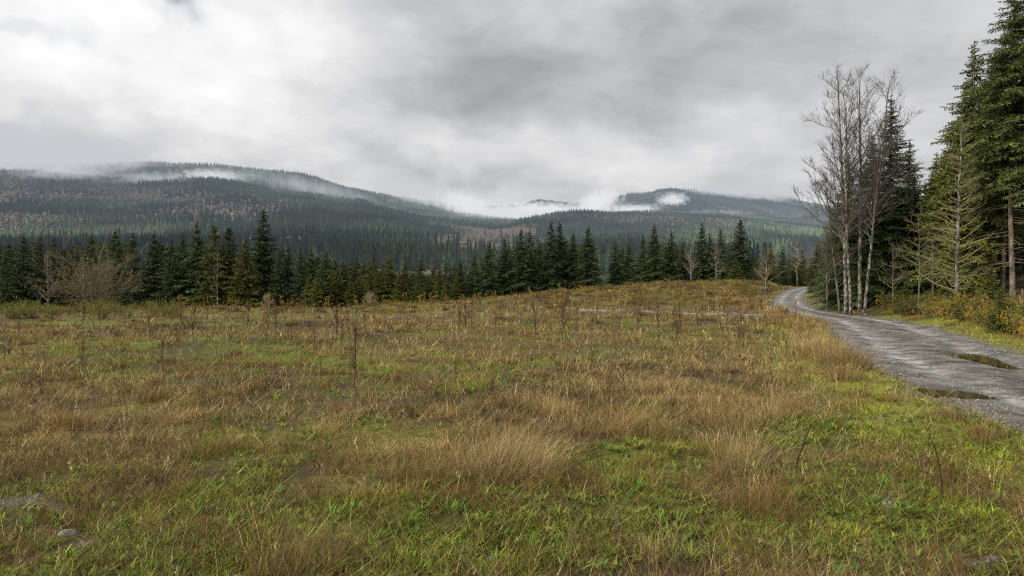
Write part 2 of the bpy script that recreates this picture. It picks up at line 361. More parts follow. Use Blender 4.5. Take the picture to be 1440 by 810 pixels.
nz = N(nt, 'ShaderNodeTexNoise', Scale=5.0, Detail=2.0); bp = N(nt, 'ShaderNodeBump'); bp.inputs['Strength'].default_value = .04; bp.inputs['Distance'].default_value = .02
L(nt, nz.outputs['Fac'], bp.inputs['Height']); L(nt, bp.outputs[0], bs.inputs['Normal']); L(nt, bs.outputs[0], out.inputs['Surface'])
M_water = m
for (px, py, a, bb, tn) in PUD:
    mb = MB(); n = 40; th = np.linspace(0, 2 * PI, n, endpoint=False)
    c, s = math.cos(tn), math.sin(tn); lx = a * 1.25 * np.cos(th); ly = bb * 1.25 * np.sin(th)
    vx = c * lx + s * ly; vy = -s * lx + c * ly
    v = np.concatenate([[[0, 0, 0]], np.column_stack([vx, vy, 0 * vx])]); i = np.arange(n)
    mb.add(v, t=np.column_stack([0 * i, i + 1, (i + 1) % n + 1]))
    o = link('puddle', mb.mesh('puddle', M_water, True)); o.location = (px, py, road_z_at(px, py) - .05)
    tag(o, kind='structure')

# ------------------------------------------------------------------ the old track crossing the field below the rise
def strip(name, P, w, colour, mat, lift=.03):
    C = catmull(np.array(P, float), 14); T = np.gradient(C, axis=0); T /= np.linalg.norm(T, axis=1)[:, None]
    la = np.linspace(-1, 1, 9); X = C[:, 0, None] + T[:, 1, None] * la * w; Y = C[:, 1, None] - T[:, 0, None] * la * w
    Z = hground(X, Y) + lift - .12 * sstep(.5, 1.0, np.abs(la)[None] + .9 * (fbm(X * .8, Y * .8, 81, 3) - .5))
    mb = MB(); mb.add(np.stack([X, Y, Z], -1).reshape(-1, 3), grid_faces(9, len(C)), c=np.array(colour))
    return tag(link(name, mb.mesh(name, mat, True)), kind='structure')
M_road = bpy.data.materials['gravel_road']
strip('track', [ground_at(u, v)[:2] for u, v in ((815, 436), (860, 437.5), (910, 438.5), (960, 440), (1010, 441.5), (1060, 443), (1110, 445))], .5, (.26, .245, .22), M_road, .045)

# ------------------------------------------------------------------ blades of grass
def blades(mb, P, H, W, az, lean, curve, c0, c1, seg=3, roll=None):
    n = len(P); H = np.broadcast_to(H, (n,)); W = np.broadcast_to(W, (n,)); lean = np.broadcast_to(lean, (n,)); curve = np.broadcast_to(curve, (n,))
    dirv = np.column_stack([np.cos(az), np.sin(az), 0 * az])
    tw = az + PI / 2 + (rng.normal(0, .6, n) if roll is None else roll); side = np.column_stack([np.cos(tw), np.sin(tw), 0 * az])
    vs = []; cs = []
    for j in range(seg + 1):
        t = j / seg
        hor = H * (lean * t + curve * t * t); ver = H * t * (1 - .25 * lean * lean) - H * .32 * curve * curve * t * t * t
        p = P + dirv * hor[:, None]; p = p + np.array([0, 0, 1.0]) * np.maximum(ver, -.01)[:, None]
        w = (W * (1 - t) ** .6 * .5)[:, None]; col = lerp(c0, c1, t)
        if j < seg: vs += [p - side * w, p + side * w]; cs += [col, col]
        else: vs.append(p); cs.append(col)
    k = 2 * seg + 1; v = np.stack(vs, 1).reshape(-1, 3); c = np.stack(cs, 1).reshape(-1, 3)
    b = (np.arange(n) * k)[:, None]
    q = np.concatenate([b + np.array([2 * j, 2 * j + 1, 2 * j + 3, 2 * j + 2]) for j in range(seg - 1)], 0) if seg > 1 else None
    mb.add(v, q, b + np.array([2 * seg - 2, 2 * seg - 1, 2 * seg]), c)

def jit(c, n, s=.22):
    return np.clip(c * (1 + rng.normal(0, s, (n, 1))) * (1 + rng.normal(0, .07, (n, 3))), .004, .9)
def off_road(x, y, m=0.0):
    d_, z_ = road_info(x, y); return np.abs(d_) > RWf(y) + m - .1 + .45 * (vnoise(x * 1.3, y * 1.3, 90) - .5)

GR = MB()
# turf: more blades where one stands close to it, colours from the cover fields
def turf(n, y0, y1, seg, hk=1.0, p=1.0):
    y = (y0 ** (2 - p) + rng.random(n) * (y1 ** (2 - p) - y0 ** (2 - p))) ** (1 / (2 - p)) if p != 2 else y0 * (y1 / y0) ** rng.random(n)
    x = y * rng.uniform(-.84, .84, n) + rng.normal(0, .3, n)
    ok = off_road(x, y); x = x[ok]; y = y[ok]
    d_, _ = road_info(x, y); ok = d_ < 9 + 6 * rng.random(len(x)); x = x[ok]; y = y[ok]
    g, d, k, b = cover(x, y)
    clump = fbm(x * 1.9, y * 1.9, 33, 3)
    ok = rng.random(len(x)) > np.clip(1.15 * b + .55 * (clump < .42), 0, .93); x, y, g, d, k, clump = [a[ok] for a in (x, y, g, d, k, clump)]
    n = len(x); r = rng.random(n)
    c = np.tile(C_OLIVE, (n, 1)); tall = np.full(n, .085)
    sg = r < g; c[sg] = C_GREEN; tall[sg] = .075
    rm = rng.random(n); ms = sg & (rm < .5); c[ms] = C_MOSS
    sd = ~sg & (rng.random(n) < d * 1.1); c[sd] = C_TAN; tall[sd] = .135
    sr = ~sg & (rng.random(n) < .22); c[sr] = C_RED; tall[sr] = .12
    sw = sd & (rng.random(n) < .16); c[sw] = C_STRAW; tall[sw] = .18
    sk = ~sg & (rng.random(n) < k * .6); c[sk] = C_DARK * 1.3; tall[sk] = .15
    far = sstep(12, 40, y)
    H = tall * rng.uniform(.45, 1.5, n) * (.28 + 1.0 * sstep(.42, .64, clump)) * hk * (1 + .5 * far)
    d_, _ = road_info(x, y); H *= .45 + .55 * sstep(RW, RW + 1.6, np.abs(d_)); roadside = (np.abs(d_) < RW + 1.3 + 1.0 * rng.random(n)) & (y < 30); c[roadside & (rng.random(n) < .7)] = C_MOSS * np.array((1.3, 1.38, 1))
    W = np.maximum(.0034 + .0052 * sg, .00062 * y * rng.uniform(.7, 1.3, n))
    az = rng.uniform(0, 2 * PI, n); z = hground(x, y) - .01
    c = jit(c, n) * (.5 + sstep(.32, .66, fbm(x * 3.6, y * 3.6, 95, 3)) * .9)[:, None]
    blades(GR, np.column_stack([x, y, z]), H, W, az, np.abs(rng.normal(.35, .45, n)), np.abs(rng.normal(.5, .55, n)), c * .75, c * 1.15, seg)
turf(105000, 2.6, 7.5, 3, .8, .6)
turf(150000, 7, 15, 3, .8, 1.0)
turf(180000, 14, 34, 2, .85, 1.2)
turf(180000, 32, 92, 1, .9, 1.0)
# fallen stalks and litter lying in the turf
n = 60000; y = 2.6 * (26 / 2.6) ** rng.random(n); x = y * rng.uniform(-.84, .84, n); ok = off_road(x, y, .1); x = x[ok]; y = y[ok]; n = len(x)
g, d, k, b = cover(x, y); c = np.where((rng.random(n) < .35 + .4 * d)[:, None], C_TAN, C_RED * .9); c = jit(np.where((rng.random(n) < np.where(y < 8, .05, .16))[:, None], C_STRAW * .9, c * np.where(y < 8, .6, .9)[:, None]), n, .3)
blades(GR, np.column_stack([x, y, hground(x, y) + .008 + .03 * rng.random(n)]), rng.uniform(.08, .3, n), np.maximum(.003, .0005 * y), rng.uniform(0, 2 * PI, n), np.full(n, 1.0), rng.uniform(-.1, .1, n), c, c, 2)
# wiry stems with small seed heads
n = 15000; y = 3.2 * (70 / 3.2) ** rng.random(n); x = y * rng.uniform(-.84, .84, n); ok = off_road(x, y, .3); x = x[ok]; y = y[ok]; g, d, k, b = cover(x, y); d_, _ = road_info(x, y)
ok = (rng.random(len(x)) < .15 + .8 * np.maximum(k, d * .6) - .3 * g) & (b < .5) & (d_ < 8); x = x[ok]; y = y[ok]; n = len(x); z = hground(x, y); hh_ = rng.uniform(.12, .42, n) * (1 + .5 * sstep(12, 40, y)) * np.where(y < 7, .75, 1); az = rng.uniform(0, 2 * PI, n); le_ = np.abs(rng.normal(.12, .16, n)); cu_ = np.abs(rng.normal(.1, .15, n))
cc = jit(np.where((rng.random(n) < .5)[:, None], C_DARK * 1.2, np.where((rng.random(n) < .6)[:, None], C_RED * .8, C_STRAW * .8)), n, .25)
blades(GR, np.column_stack([x, y, z]), hh_, np.maximum(.0028, .0005 * y), az, le_, cu_, cc, cc, 3)
m_ = 7; ax = np.repeat(np.arange(n), m_); t_ = rng.uniform(.55, 1.0, n * m_); ho = hh_[ax] * (le_[ax] * t_ + cu_[ax] * t_ * t_); P_ = np.column_stack([x[ax] + np.cos(az[ax]) * ho, y[ax] + np.sin(az[ax]) * ho, z[ax] + hh_[ax] * t_ * .97])
blades(GR, P_ + rng.normal(0, .004, P_.shape), rng.uniform(.015, .05, n * m_) * (1 + y[ax] / 40), np.maximum(.006, .0007 * y[ax]), rng.uniform(0, 2 * PI, n * m_), rng.uniform(.2, 1.4, n * m_), rng.uniform(-.2, .4, n * m_), cc[ax] * 1.1, cc[ax] * 1.3, 1)
# low leafy rosettes in the foreground
n = 3600; y = 2.7 * (14 / 2.7) ** rng.random(n); x = y * rng.uniform(-.84, .84, n)
g, d, k, b = cover(x, y); ok = (rng.random(n) < g * 1.2) & off_road(x, y, .3) & (b < .4); x = x[ok]; y = y[ok]; n = len(x); z = hground(x, y)
m_ = 13; ax = np.repeat(x, m_); ay = np.repeat(y, m_); az_ = np.repeat(z, m_); siz = np.repeat(rng.uniform(.04, .10, n), m_); n2 = n * m_
c = jit(np.repeat(jit(np.where((rng.random(n) < .7)[:, None], np.array((.14, .23, .03)), np.array((.22, .26, .04))), n, .2), m_, 0), n2, .14)
blades(GR, np.column_stack([ax + rng.normal(0, .012, n2), ay + rng.normal(0, .012, n2), az_]), siz * rng.uniform(.6, 1.25, n2), siz * .19, rng.uniform(0, 2 * PI, n2), rng.uniform(.25, 1.0, n2), rng.uniform(.15, .7, n2), c * .85, c * 1.1, 3, np.zeros(n2))

n = 6500; y = 2.7 * (9 / 2.7) ** rng.random(n); x = y * rng.uniform(-.84, .84, n); g, d, k, b = cover(x, y); ok = (rng.random(n) < .15 + g * 1.1) & off_road(x, y, .2) & (b < .5); x = x[ok]; y = y[ok]; n = len(x); z = hground(x, y)
m_ = 8; n2 = n * m_; siz = np.repeat(rng.uniform(.018, .045, n), m_); c = jit(np.repeat(jit(np.where((rng.random(n) < .6)[:, None], np.array((.13, .19, .028)), np.array((.19, .205, .036))), n, .25), m_, 0), n2, .15)
blades(GR, np.column_stack([np.repeat(x, m_) + rng.normal(0, .02, n2), np.repeat(y, m_) + rng.normal(0, .02, n2), np.repeat(z, m_) + rng.uniform(0, .035, n2)]), siz * rng.uniform(.6, 1.3, n2), siz * .55, rng.uniform(0, 2 * PI, n2), rng.uniform(.5, 1.3, n2), rng.uniform(.1, .6, n2), c * .9, c * 1.1, 3, np.full(n2, 0.0))
PAL = {'straw': (C_STRAW, C_TAN, C_TAN), 'tan': (C_TAN, C_TAN * .85, C_RED), 'red': (C_RED, C_RED * .8, C_TAN), 'dark': (C_DARK * 1.4, C_RED * .8, C_DARK), 'olive': (C_OLIVE, C_GREEN, C_TAN), 'green': (C_GREEN, C_MOSS, C_OLIVE)}
def tussock(mb, x, y, z, R, H, pal, n, wind=(0, 0), wmin=.003, rn=None):
    r = R * np.sqrt(rng.random(n)) * .75; a = rng.uniform(0, 2 * PI, n)
    px = x + r * np.cos(a); py = y + r * np.sin(a)
    ox = np.cos(a) * (r / R) * .55 + rng.normal(0, .42, n) + wind[0]; oy = np.sin(a) * (r / R) * .55 + rng.normal(0, .42, n) + wind[1]
    az = np.arctan2(oy, ox); le = np.hypot(ox, oy)
    cs = PAL[pal]; pick = rng.random(n); c = np.where((pick < .45)[:, None], cs[0], np.where((pick < .75)[:, None], cs[1], cs[2])); c = jit(c, n, .22)
    h = H * rng.uniform(.5, 1.2, n) * (1 - .35 * (r / R) ** 2)
    zz = z if np.isscalar(z) and z == 0 else hground(px, py)
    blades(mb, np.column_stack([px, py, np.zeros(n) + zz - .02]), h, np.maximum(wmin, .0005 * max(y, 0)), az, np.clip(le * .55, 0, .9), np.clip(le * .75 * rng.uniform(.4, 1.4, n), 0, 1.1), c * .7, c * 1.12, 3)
# loose clumps all over the field
n = 2600; y = 4.2 * (80 / 4.2) ** rng.random(n); x = y * rng.uniform(-.84, .84, n)
ok = off_road(x, y, .5); x = x[ok]; y = y[ok]; d_, _ = road_info(x, y); ok = d_ < 10; x = x[ok]; y = y[ok]
g, d, k, b = cover(x, y)
for i in range(len(x)):
    r = rng.random()
    if b[i] > .5 or rng.random() > .25 + .7 * max(d[i], k[i]): continue
    pal = 'green' if r < g[i] * .5 else ('dark' if rng.random() < k[i] * .6 else ('tan' if rng.random() < d[i] else 'red'))
    if pal == 'tan' and rng.random() < .2: pal = 'straw'
    f = 1 + .6 * sstep(10, 40, y[i])
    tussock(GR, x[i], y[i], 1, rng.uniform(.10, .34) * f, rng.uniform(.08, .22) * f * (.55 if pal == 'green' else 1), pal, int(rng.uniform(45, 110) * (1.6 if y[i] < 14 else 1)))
# taller belt along the near side of the road
for (u0, v0, u1, v1, cnt, Hh) in ((1130, 470, 1200, 540, 26, .5), (1060, 436, 1150, 462, 30, .55), (1010, 420, 1085, 436, 26, .5), (900, 545, 1120, 590, 34, .34), (700, 570, 900, 600, 18, .3)):
    for i in range(cnt):
        t = rng.random(); X, Y, Z = ground_at(lerp(u0, u1, t) + rng.normal(0, 9), lerp(v0, v1, t) + rng.normal(0, 5))
        if not off_road(np.array([X]), np.array([Y]), .15)[0]: continue
        tussock(GR, X, Y, 1, rng.uniform(.25, .5), Hh * rng.uniform(.45, .95), random.choice(['tan', 'tan', 'red', 'straw']), 130)
# dull scrub on the rise and along the wood's edge
for i in range(1500):
    if i < 800: X, Y = rng.uniform(2, 30), rng.uniform(46, 80)
    else: X, Y = rng.uniform(-62, 4), rng.uniform(52, 80)
    if not off_road(np.array([X]), np.array([Y]), .6)[0]: continue
    if X > np.interp(Y, [46, 60, 72, 84], [17, 22, 29, 36]) - 2: continue
    tussock(GR, X, Y, 1, rng.uniform(.4, .9), rng.uniform(.2, .5), random.choice(['red', 'dark', 'dark', 'olive', 'olive', 'dark', 'red']), 60)
tag(link('grass', GR.mesh('grass', M_grass)), 'brown and green rough grass covering the whole field', None, None, 'stuff')

# tussocks one can point to
TUS = [(712, 668, .62, .46, 'straw', 1500, (.35, .1), 'large pale straw tussock bent over, middle of the foreground'),
       (1040, 668, .26, .62, 'straw', 300, (.05, 0), 'tall thin upright straw coloured grass clump left of the dark leaning stick'),
       (1072, 728, .36, .30, 'red', 800, (.2, 0), 'dense reddish brown tussock below the tall straw clump near the leaning stick'),
       (420, 812, .34, .36, 'tan', 700, (.25, .1), 'tan tussock cut by the bottom edge of the picture, left of centre'),
       (78, 606, .50, .30, 'red', 800, (.2, 0), 'low rounded reddish tussock near the left edge of the field'),
       (590, 678, .42, .30, 'tan', 700, (.2, 0), 'brownish tan tussock just left of the large pale bent tussock'),
       (905, 612, .50, .32, 'tan', 700, (.25, 0), 'tan tussock right of and beyond the large pale bent tussock'),
       (1012, 602, .50, .36, 'tan', 700, (.2, 0), 'broad tan tussock in the dry belt beyond the tall straw clump'),
       (1190, 520, .62, .55, 'tan', 800, (-.15, 0), 'tall tan tussock at the near road edge where the grass ends'),
       (1150, 500, .7, .55, 'straw', 800, (0, 0), 'pale straw tussock beside the road, left of the roadside tan tussock'),
       (300, 640, .42, .26, 'olive', 600, (.2, 0), 'olive brown tussock in the left foreground below the reddish one')]
for (u, v, R, H, pal, nb, wind, lab) in TUS:
    X, Y, Z = ground_at(u, v); mb = MB(); tussock(mb, 0, 0, 0, R, H, pal, nb, wind, max(.003, .00055 * Y))
    o = link('grass_tussock', mb.mesh('grass_tussock', M_grass)); o.location = (X, Y, Z); tag(o, lab, 'grass tussock', 'separate grass tussocks in the field')

# ------------------------------------------------------------------ tubes for stems, trunks and twigs
def tubes(mb, P, R, sides, col):
    """P (n,k,3) polylines, R (n,k) radii, col (n,3) or (3,)"""
    P = np.asarray(P, float); R = np.asarray(R, float); n, k, _ = P.shape
    T = np.gradient(P, axis=1); T /= np.linalg.norm(T, axis=2, keepdims=True) + 1e-9
    ref = np.where((np.abs(T[:, :1, 2:3]) > .8), np.array([1.0, 0, 0]), np.array([0, 0, 1.0])); ref = np.broadcast_to(ref, T.shape)
    U = np.cross(T, ref); U /= np.linalg.norm(U, axis=2, keepdims=True) + 1e-9; V = np.cross(T, U)
    th = np.linspace(0, 2 * PI, sides, endpoint=False)
    ring = P[:, :, None] + R[:, :, None, None] * (np.cos(th)[None, None, :, None] * U[:, :, None] + np.sin(th)[None, None, :, None] * V[:, :, None])
    v = ring.reshape(-1, 3)
    j = np.arange(k - 1)[:, None] * sides; s = np.arange(sides)[None]; s2 = (s + 1) % sides
    q = np.stack([j + s, j + s2, j + sides + s2, j + sides + s], -1).reshape(-1, 4)
    Q = (np.arange(n) * k * sides)[:, None, None] + q[None]
    col = np.asarray(col, float); col = np.broadcast_to(col, (n, 3)); c = np.repeat(col, k * sides, 0)
    mb.add(v, Q.reshape(-1, 4), None, c)

# ------------------------------------------------------------------ firs
def fir_meshes(h, R, clear, seed, step, dens, sl, sw, droop, cin, cout, trunk_r, bark, gap=.12, up=.5, dead=0):
    r = np.random.default_rng(seed); mb = MB(); wood = []
    kb = []; kd = []; kl = []; kw = []; kc = []
    z = clear * h
    ph = r.uniform(0, 6.28)
    while z < h * .985:
        rel = (z - clear * h) / (h * (1 - clear))
        prof = (1 - rel) ** (.86 + .3 * rel) * (.74 + .26 * min(1, rel * 6))
        nb = int(r.integers(5, 8)) if rel < .93 else 4
        for _ in range(nb):
            if r.random() < gap: continue
            ph += 2.4 + r.normal(0, .35); Lb = (R * prof * r.uniform(.6, 1.18) + .05)
            ang = lerp(-.16, up + .02, rel ** 1.4) + r.normal(0, .08); dr = droop * (1 - .6 * rel) * r.uniform(.7, 1.3)
            rad = np.array([math.cos(ph), math.sin(ph), 0]); tan = np.array([-math.sin(ph), math.cos(ph), 0])
            zz = z + r.uniform(-.9, .9) * step; ang += r.normal(0, .10)
            def pos(t): return rad[None] * (Lb * t)[:, None] + np.array([0, 0, 1.0])[None] * (zz + Lb * (math.tan(ang) * t - dr * t * t + .45 * dr * t ** 4))[:, None]
            tt = np.linspace(0, 1, 4); pp = pos(tt); wood.append(pp)
            n = max(3, int(Lb * dens)); t = np.clip((np.arange(n) + r.random(n)) / n, .06, 1); t = np.repeat(t, 2); sgn = np.tile([1, -1], n)
            l = (.34 * Lb * (1 - t) ** .8 * np.minimum(1, t * 4 + .3) + .55 * sl * (.35 + .65 * min(1, 4 * (1 - rel)))) * r.uniform(.6, 1.3, 2 * n); l = np.minimum(l, .95)
            phi = r.uniform(.65, 1.15, 2 * n); dz = -.10 - (.25 + droop) * r.random(2 * n) + (.35 * rel)
            dv = rad[None] * np.cos(phi)[:, None] + tan[None] * (sgn * np.sin(phi))[:, None] + np.array([0, 0, 1.0])[None] * dz[:, None]
            dv /= np.linalg.norm(dv, axis=1)[:, None]
            b0 = pos(t)
            m = np.maximum(1, np.ceil(l / sl)).astype(int)
            idx = np.repeat(np.arange(2 * n), m); off = np.concatenate([np.arange(q) for q in m]); f = off / np.repeat(m, m)
            base = b0[idx] + dv[idx] * (l[idx] * f)[:, None] * .92; base[:, 2] -= .10 * l[idx] * f * f
            d2 = dv[idx] + r.normal(0, .42, (len(idx), 3)); d2 /= np.linalg.norm(d2, axis=1)[:, None]
            kb.append(base); kd.append(d2); kl.append(np.full(len(idx), sl * 1.35 * (.5 + .5 * min(1, 3.5 * (1 - rel)))) * r.uniform(.7, 1.25, len(idx))); kw.append(sw * r.uniform(.6, 1.3, len(idx)))
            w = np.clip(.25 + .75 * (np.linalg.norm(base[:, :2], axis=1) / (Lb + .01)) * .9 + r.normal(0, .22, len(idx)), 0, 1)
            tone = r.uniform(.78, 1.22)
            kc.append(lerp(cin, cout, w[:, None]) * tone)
            ne = 3; te = r.uniform(.7, 1.0, ne); kb.append(pos(te)); dd = np.tile(rad + np.array([0, 0, math.tan(ang) - .8 * dr]), (ne, 1)) + r.normal(0, .15, (ne, 3)); kd.append(dd / np.linalg.norm(dd, axis=1)[:, None])
            kl.append(np.full(ne, sl * 1.4 * (.5 + .5 * min(1, 3.5 * (1 - rel))))); kw.append(np.full(ne, sw)); kc.append(np.tile(cout * tone, (ne, 1)))
        z += step * r.uniform(.7, 1.3) * (1 - .45 * rel)
    # leader
    nl = 5; kb.append(np.column_stack([r.normal(0, .01, nl), r.normal(0, .01, nl), h * np.linspace(.955, .995, nl)])); dd = np.column_stack([r.normal(0, .25, nl), r.normal(0, .25, nl), np.full(nl, 1.0)]); kd.append(dd / np.linalg.norm(dd, axis=1)[:, None]); kl.append(np.full(nl, sl)); kw.append(np.full(nl, sw * .7)); kc.append(np.tile(cout, (nl, 1)))
    B = np.concatenate(kb); D = np.concatenate(kd); LL = np.concatenate(kl)[:, None]; WW = np.concatenate(kw)[:, None]; C = np.concatenate(kc) * r.uniform(.75, 1.25, (len(B), 1))
    S = np.cross(D, np.array([0, 0, 1.0]) + r.normal(0, .55, (len(B), 3))); S /= np.linalg.norm(S, axis=1)[:, None] + 1e-9
    v = np.stack([B, B + D * LL * .5 + S * WW * .5, B + D * LL - np.array([0, 0, .12]) * LL, B + D * LL * .5 - S * WW * .5], 1).reshape(-1, 3)
    i = np.arange(len(B))[:, None] * 4
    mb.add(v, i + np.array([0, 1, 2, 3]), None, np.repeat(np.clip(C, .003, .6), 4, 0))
    Wd = np.array(wood); tubes(mb, Wd, np.tile([.014, .010, .006, .002], (len(Wd), 1)) * (1 + h * .06), 3, (.055, .042, .03))
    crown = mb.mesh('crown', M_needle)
    tb = MB(); kz = np.linspace(0, h * .985, 14); wob = np.column_stack([.012 * h * np.sin(kz / h * 3 + seed), .012 * h * np.cos(kz / h * 2.3 + seed) - .012 * h, kz]); wob[:, :2] *= (kz / h * (1 - kz / h) * 2)[:, None]; wob[0, 2] = -.4
    tr = trunk_r * (1 - kz / h) ** .8 + .012; tr[0] *= 1.25
    tubes(tb, wob[None], tr[None], 9, (1, 1, 1))
    if dead:
        dz = r.uniform(.08 * h, max(clear * h + .1 * h, .3 * h), dead); da = r.uniform(0, 6.28, dead); dl = r.uniform(.3, .75, dead) * R
        dp = np.stack([np.column_stack([np.cos(da) * dl * t, np.sin(da) * dl * t, dz + dl * (-.05 * t - .2 * t * t)]) for t in (0, .5, 1)], 1)
        tubes(tb, dp, np.tile([.022, .014, .004], (dead, 1)), 4, (1, 1, 1))
    return crown, tb.mesh('trunk', bark, True)

def make_fir(name, crown, trunk):
    o = empty(name, (0, -500, 0)); link('trunk', trunk, o); link('crown', crown, o); return o
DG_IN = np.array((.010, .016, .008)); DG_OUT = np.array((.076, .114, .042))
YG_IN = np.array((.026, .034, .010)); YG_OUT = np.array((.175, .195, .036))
mid_specs = [(8, 2.2, .05, 101, .26, 9, .20, .085, .35, DG_IN, DG_OUT, .11), (9, 2.1, .06, 102, .26, 9, .20, .085, .45, DG_IN, DG_OUT * .9, .12), (7, 2.2, .03, 103, .25, 9, .20, .085, .3, YG_IN * .8, YG_OUT * .52, .10),
             (8, 2.0, .08, 104, .30, 8, .22, .085, .4, YG_IN, YG_OUT * .5, .11), (5, 1.75, .02, 105, .22, 9, .18, .08, .2, YG_IN, YG_OUT * .62, .08), (11, 3.2, .08, 106, .30, 9, .22, .095, .4, DG_IN * .8, DG_OUT * .72, .16), (9, 2.6, .04, 107, .28, 9, .20, .085, .5, DG_IN * .9, DG_OUT * .85, .13)]
MID = []
for s in mid_specs:
    crown, trunk = fir_meshes(*s, M_fbark, gap=.1); MID.append((s[0], crown, trunk))
protos = {}
def place_fir(name, src, key, x, y, z, height, rz, wide=1.0, label=None, group=None):
    hh, crown, trunk = src; s = height / hh; sc = (s * wide, s * wide, s)
    if key not in protos:
        o = make_fir(name, crown, trunk); protos[key] = o; o.location = (x, y, z); o.rotation_euler = (0, 0, rz); o.scale = sc
    else: o = copy_tree(protos[key], (x, y, z), rz, sc)
    return tag(o, label, 'fir tree', group)
ORD = ['', 'first', 'second', 'third', 'fourth', 'fifth', 'sixth', 'seventh', 'eighth', 'ninth', 'tenth', 'eleventh', 'twelfth', 'thirteenth', 'fourteenth', 'fifteenth', 'sixteenth', 'seventeenth', 'eighteenth', 'nineteenth', 'twentieth']
# front row beyond the field: column, row of the top, distance, kind, width
ROW = [(8, 352, 82, 1, 1), (33, 331, 82, 0, 1.05), (57, 331, 84, 1, .95), (76, 336, 86, 0, .9), (100, 345, 88, 6, 1), (128, 331, 84, 2, .95), (147, 345, 88, 0, 1), (163, 323, 83, 0, 1), (187, 327, 82, 1, 1), (217, 330, 83, 0, 1), (242, 335, 82, 1, .9), (257, 325, 84, 1, .9), (277, 315, 83, 0, 1), (302, 317, 82, 3, 1.15), (322, 319, 83, 3, 1.2), (345, 336, 81, 2, 1), (371, 295, 87, 5, 1.0),
       (392, 352, 82, 0, .9), (405, 345, 83, 0, .95), (422, 347, 82, 1, .95), (437, 350, 84, 0, .9), (437, 388, 78, 4, 1.0), (458, 353, 82, 0, 1.15), (468, 381, 78, 4, 1.25), (483, 368, 80, 0, 1), (499, 369, 80, 2, 1), (525, 360, 79, 2, 1.1), (548, 360, 79, 4, 1.0), (569, 371, 79, 2, 1), (592, 363, 79, 0, 1.1), (609, 378, 79, 4, 1), (627, 367, 79, 0, 1.05), (647, 363, 79, 1, 1), (667, 356, 80, 0, 1), (688, 340, 80, 0, 1), (710, 337, 81, 6, 1), (733, 322, 81, 6, 1), (745, 323, 83, 1, 1),
       (775, 313, 82, 6, .95), (787, 313, 84, 6, .95), (806, 328, 83, 6, .95), (827, 319, 82, 6, 1.1), (865, 338, 84, 1, 1), (884, 340, 84, 0, 1), (904, 330, 84, 1, 1), (920, 317, 83, 6, 1.05), (944, 326, 84, 6, 1), (961, 340, 86, 0, 1), (987, 313, 85, 1, 1), (998, 327, 87, 1, .9), (1013, 322, 85, 6, .9), (1034, 362, 82, 4, 1.1), (1041, 308, 86, 6, 1.1), (1083, 342, 92, 0, .9), (1100, 346, 92, 0, .9), (1118, 362, 94, 2, 1), (1140, 372, 96, 2, 1)]
kindword = ['dark green fir', 'slim dark fir', 'yellowish green fir', 'pale green open branched fir', 'small bright green fir', 'tall nearly black fir', 'broad dark fir']
cnt = {}
for i, (u, v, Y, kd, wd) in enumerate(ROW):
    x = (u - CU) / F * Y; z = gz(x, Y) - .1; top = EYE + (HZ - v) / F * Y
    if u == 371: lab = 'tallest fir of the left treeline, nearly black, rising above its neighbours'
    elif u == 1041: lab = 'tall broad dark fir ending the middle treeline, behind a small bright green one'
    elif u == 1034: lab = 'small bright green fir standing in front of the tall fir at the treeline end'
    elif u == 775: lab = 'left one of the twin dark firs in the middle treeline'
    elif u == 787: lab = 'right one of the twin dark firs in the middle treeline'
    elif u == 827: lab = 'broad dark fir right of the twin firs, last before the gap in the treeline'
    elif kd == 4 and u in (437, 468): lab = ('left' if u == 437 else 'right') + ' of two small bright green firs in front of the dark treeline, left of centre'
    else:
        if u < 371: sidew, ref = 'left of', 'the tallest fir in the treeline'; key = ('a', 0); k = sum(1 for r_ in ROW if u < r_[0] < 371) + 1
        elif u < 600: sidew, ref = 'right of', 'the tallest fir in the treeline'; k = sum(1 for r_ in ROW if 371 < r_[0] < u) + 1
        elif u < 775: sidew, ref = 'left of', 'the twin firs mid treeline'; k = sum(1 for r_ in ROW if u < r_[0] < 775) + 1
        elif u < 950: sidew, ref = 'right of', 'the twin firs mid treeline'; k = sum(1 for r_ in ROW if 787 < r_[0] < u) + 1
        elif u < 1034: sidew, ref = 'left of', 'the fir ending the treeline'; k = sum(1 for r_ in ROW if u < r_[0] < 1034) + 1
        else: sidew, ref = 'right of', 'the fir ending the treeline'; k = sum(1 for r_ in ROW if 1041 < r_[0] < u) + 1
        lab = '%s, %s tree %s %s' % (kindword[kd], ORD[k], sidew, ref)
    place_fir('fir_tree', MID[kd], ('mid', kd), x, Y, z, top - z, rng.uniform(0, 6.28), wd * 1.12, lab, 'firs in the treeline beyond the field')
for i in range(16):
    u = 432 + i * 14 + rng.uniform(-5, 5); Y = rng.uniform(75.5, 78); x = (u - CU) / F * Y; z = gz(x, Y) - .1; top = EYE + (HZ - rng.uniform(378, 398)) / F * Y
    place_fir('fir_tree', MID[4], ('mid', 4), x, Y, z, max(1.6, top - z), rng.uniform(0, 6.28), 1.1, 'small bright green young fir in the low row before the dark treeline, left of centre', 'small young firs before the treeline')
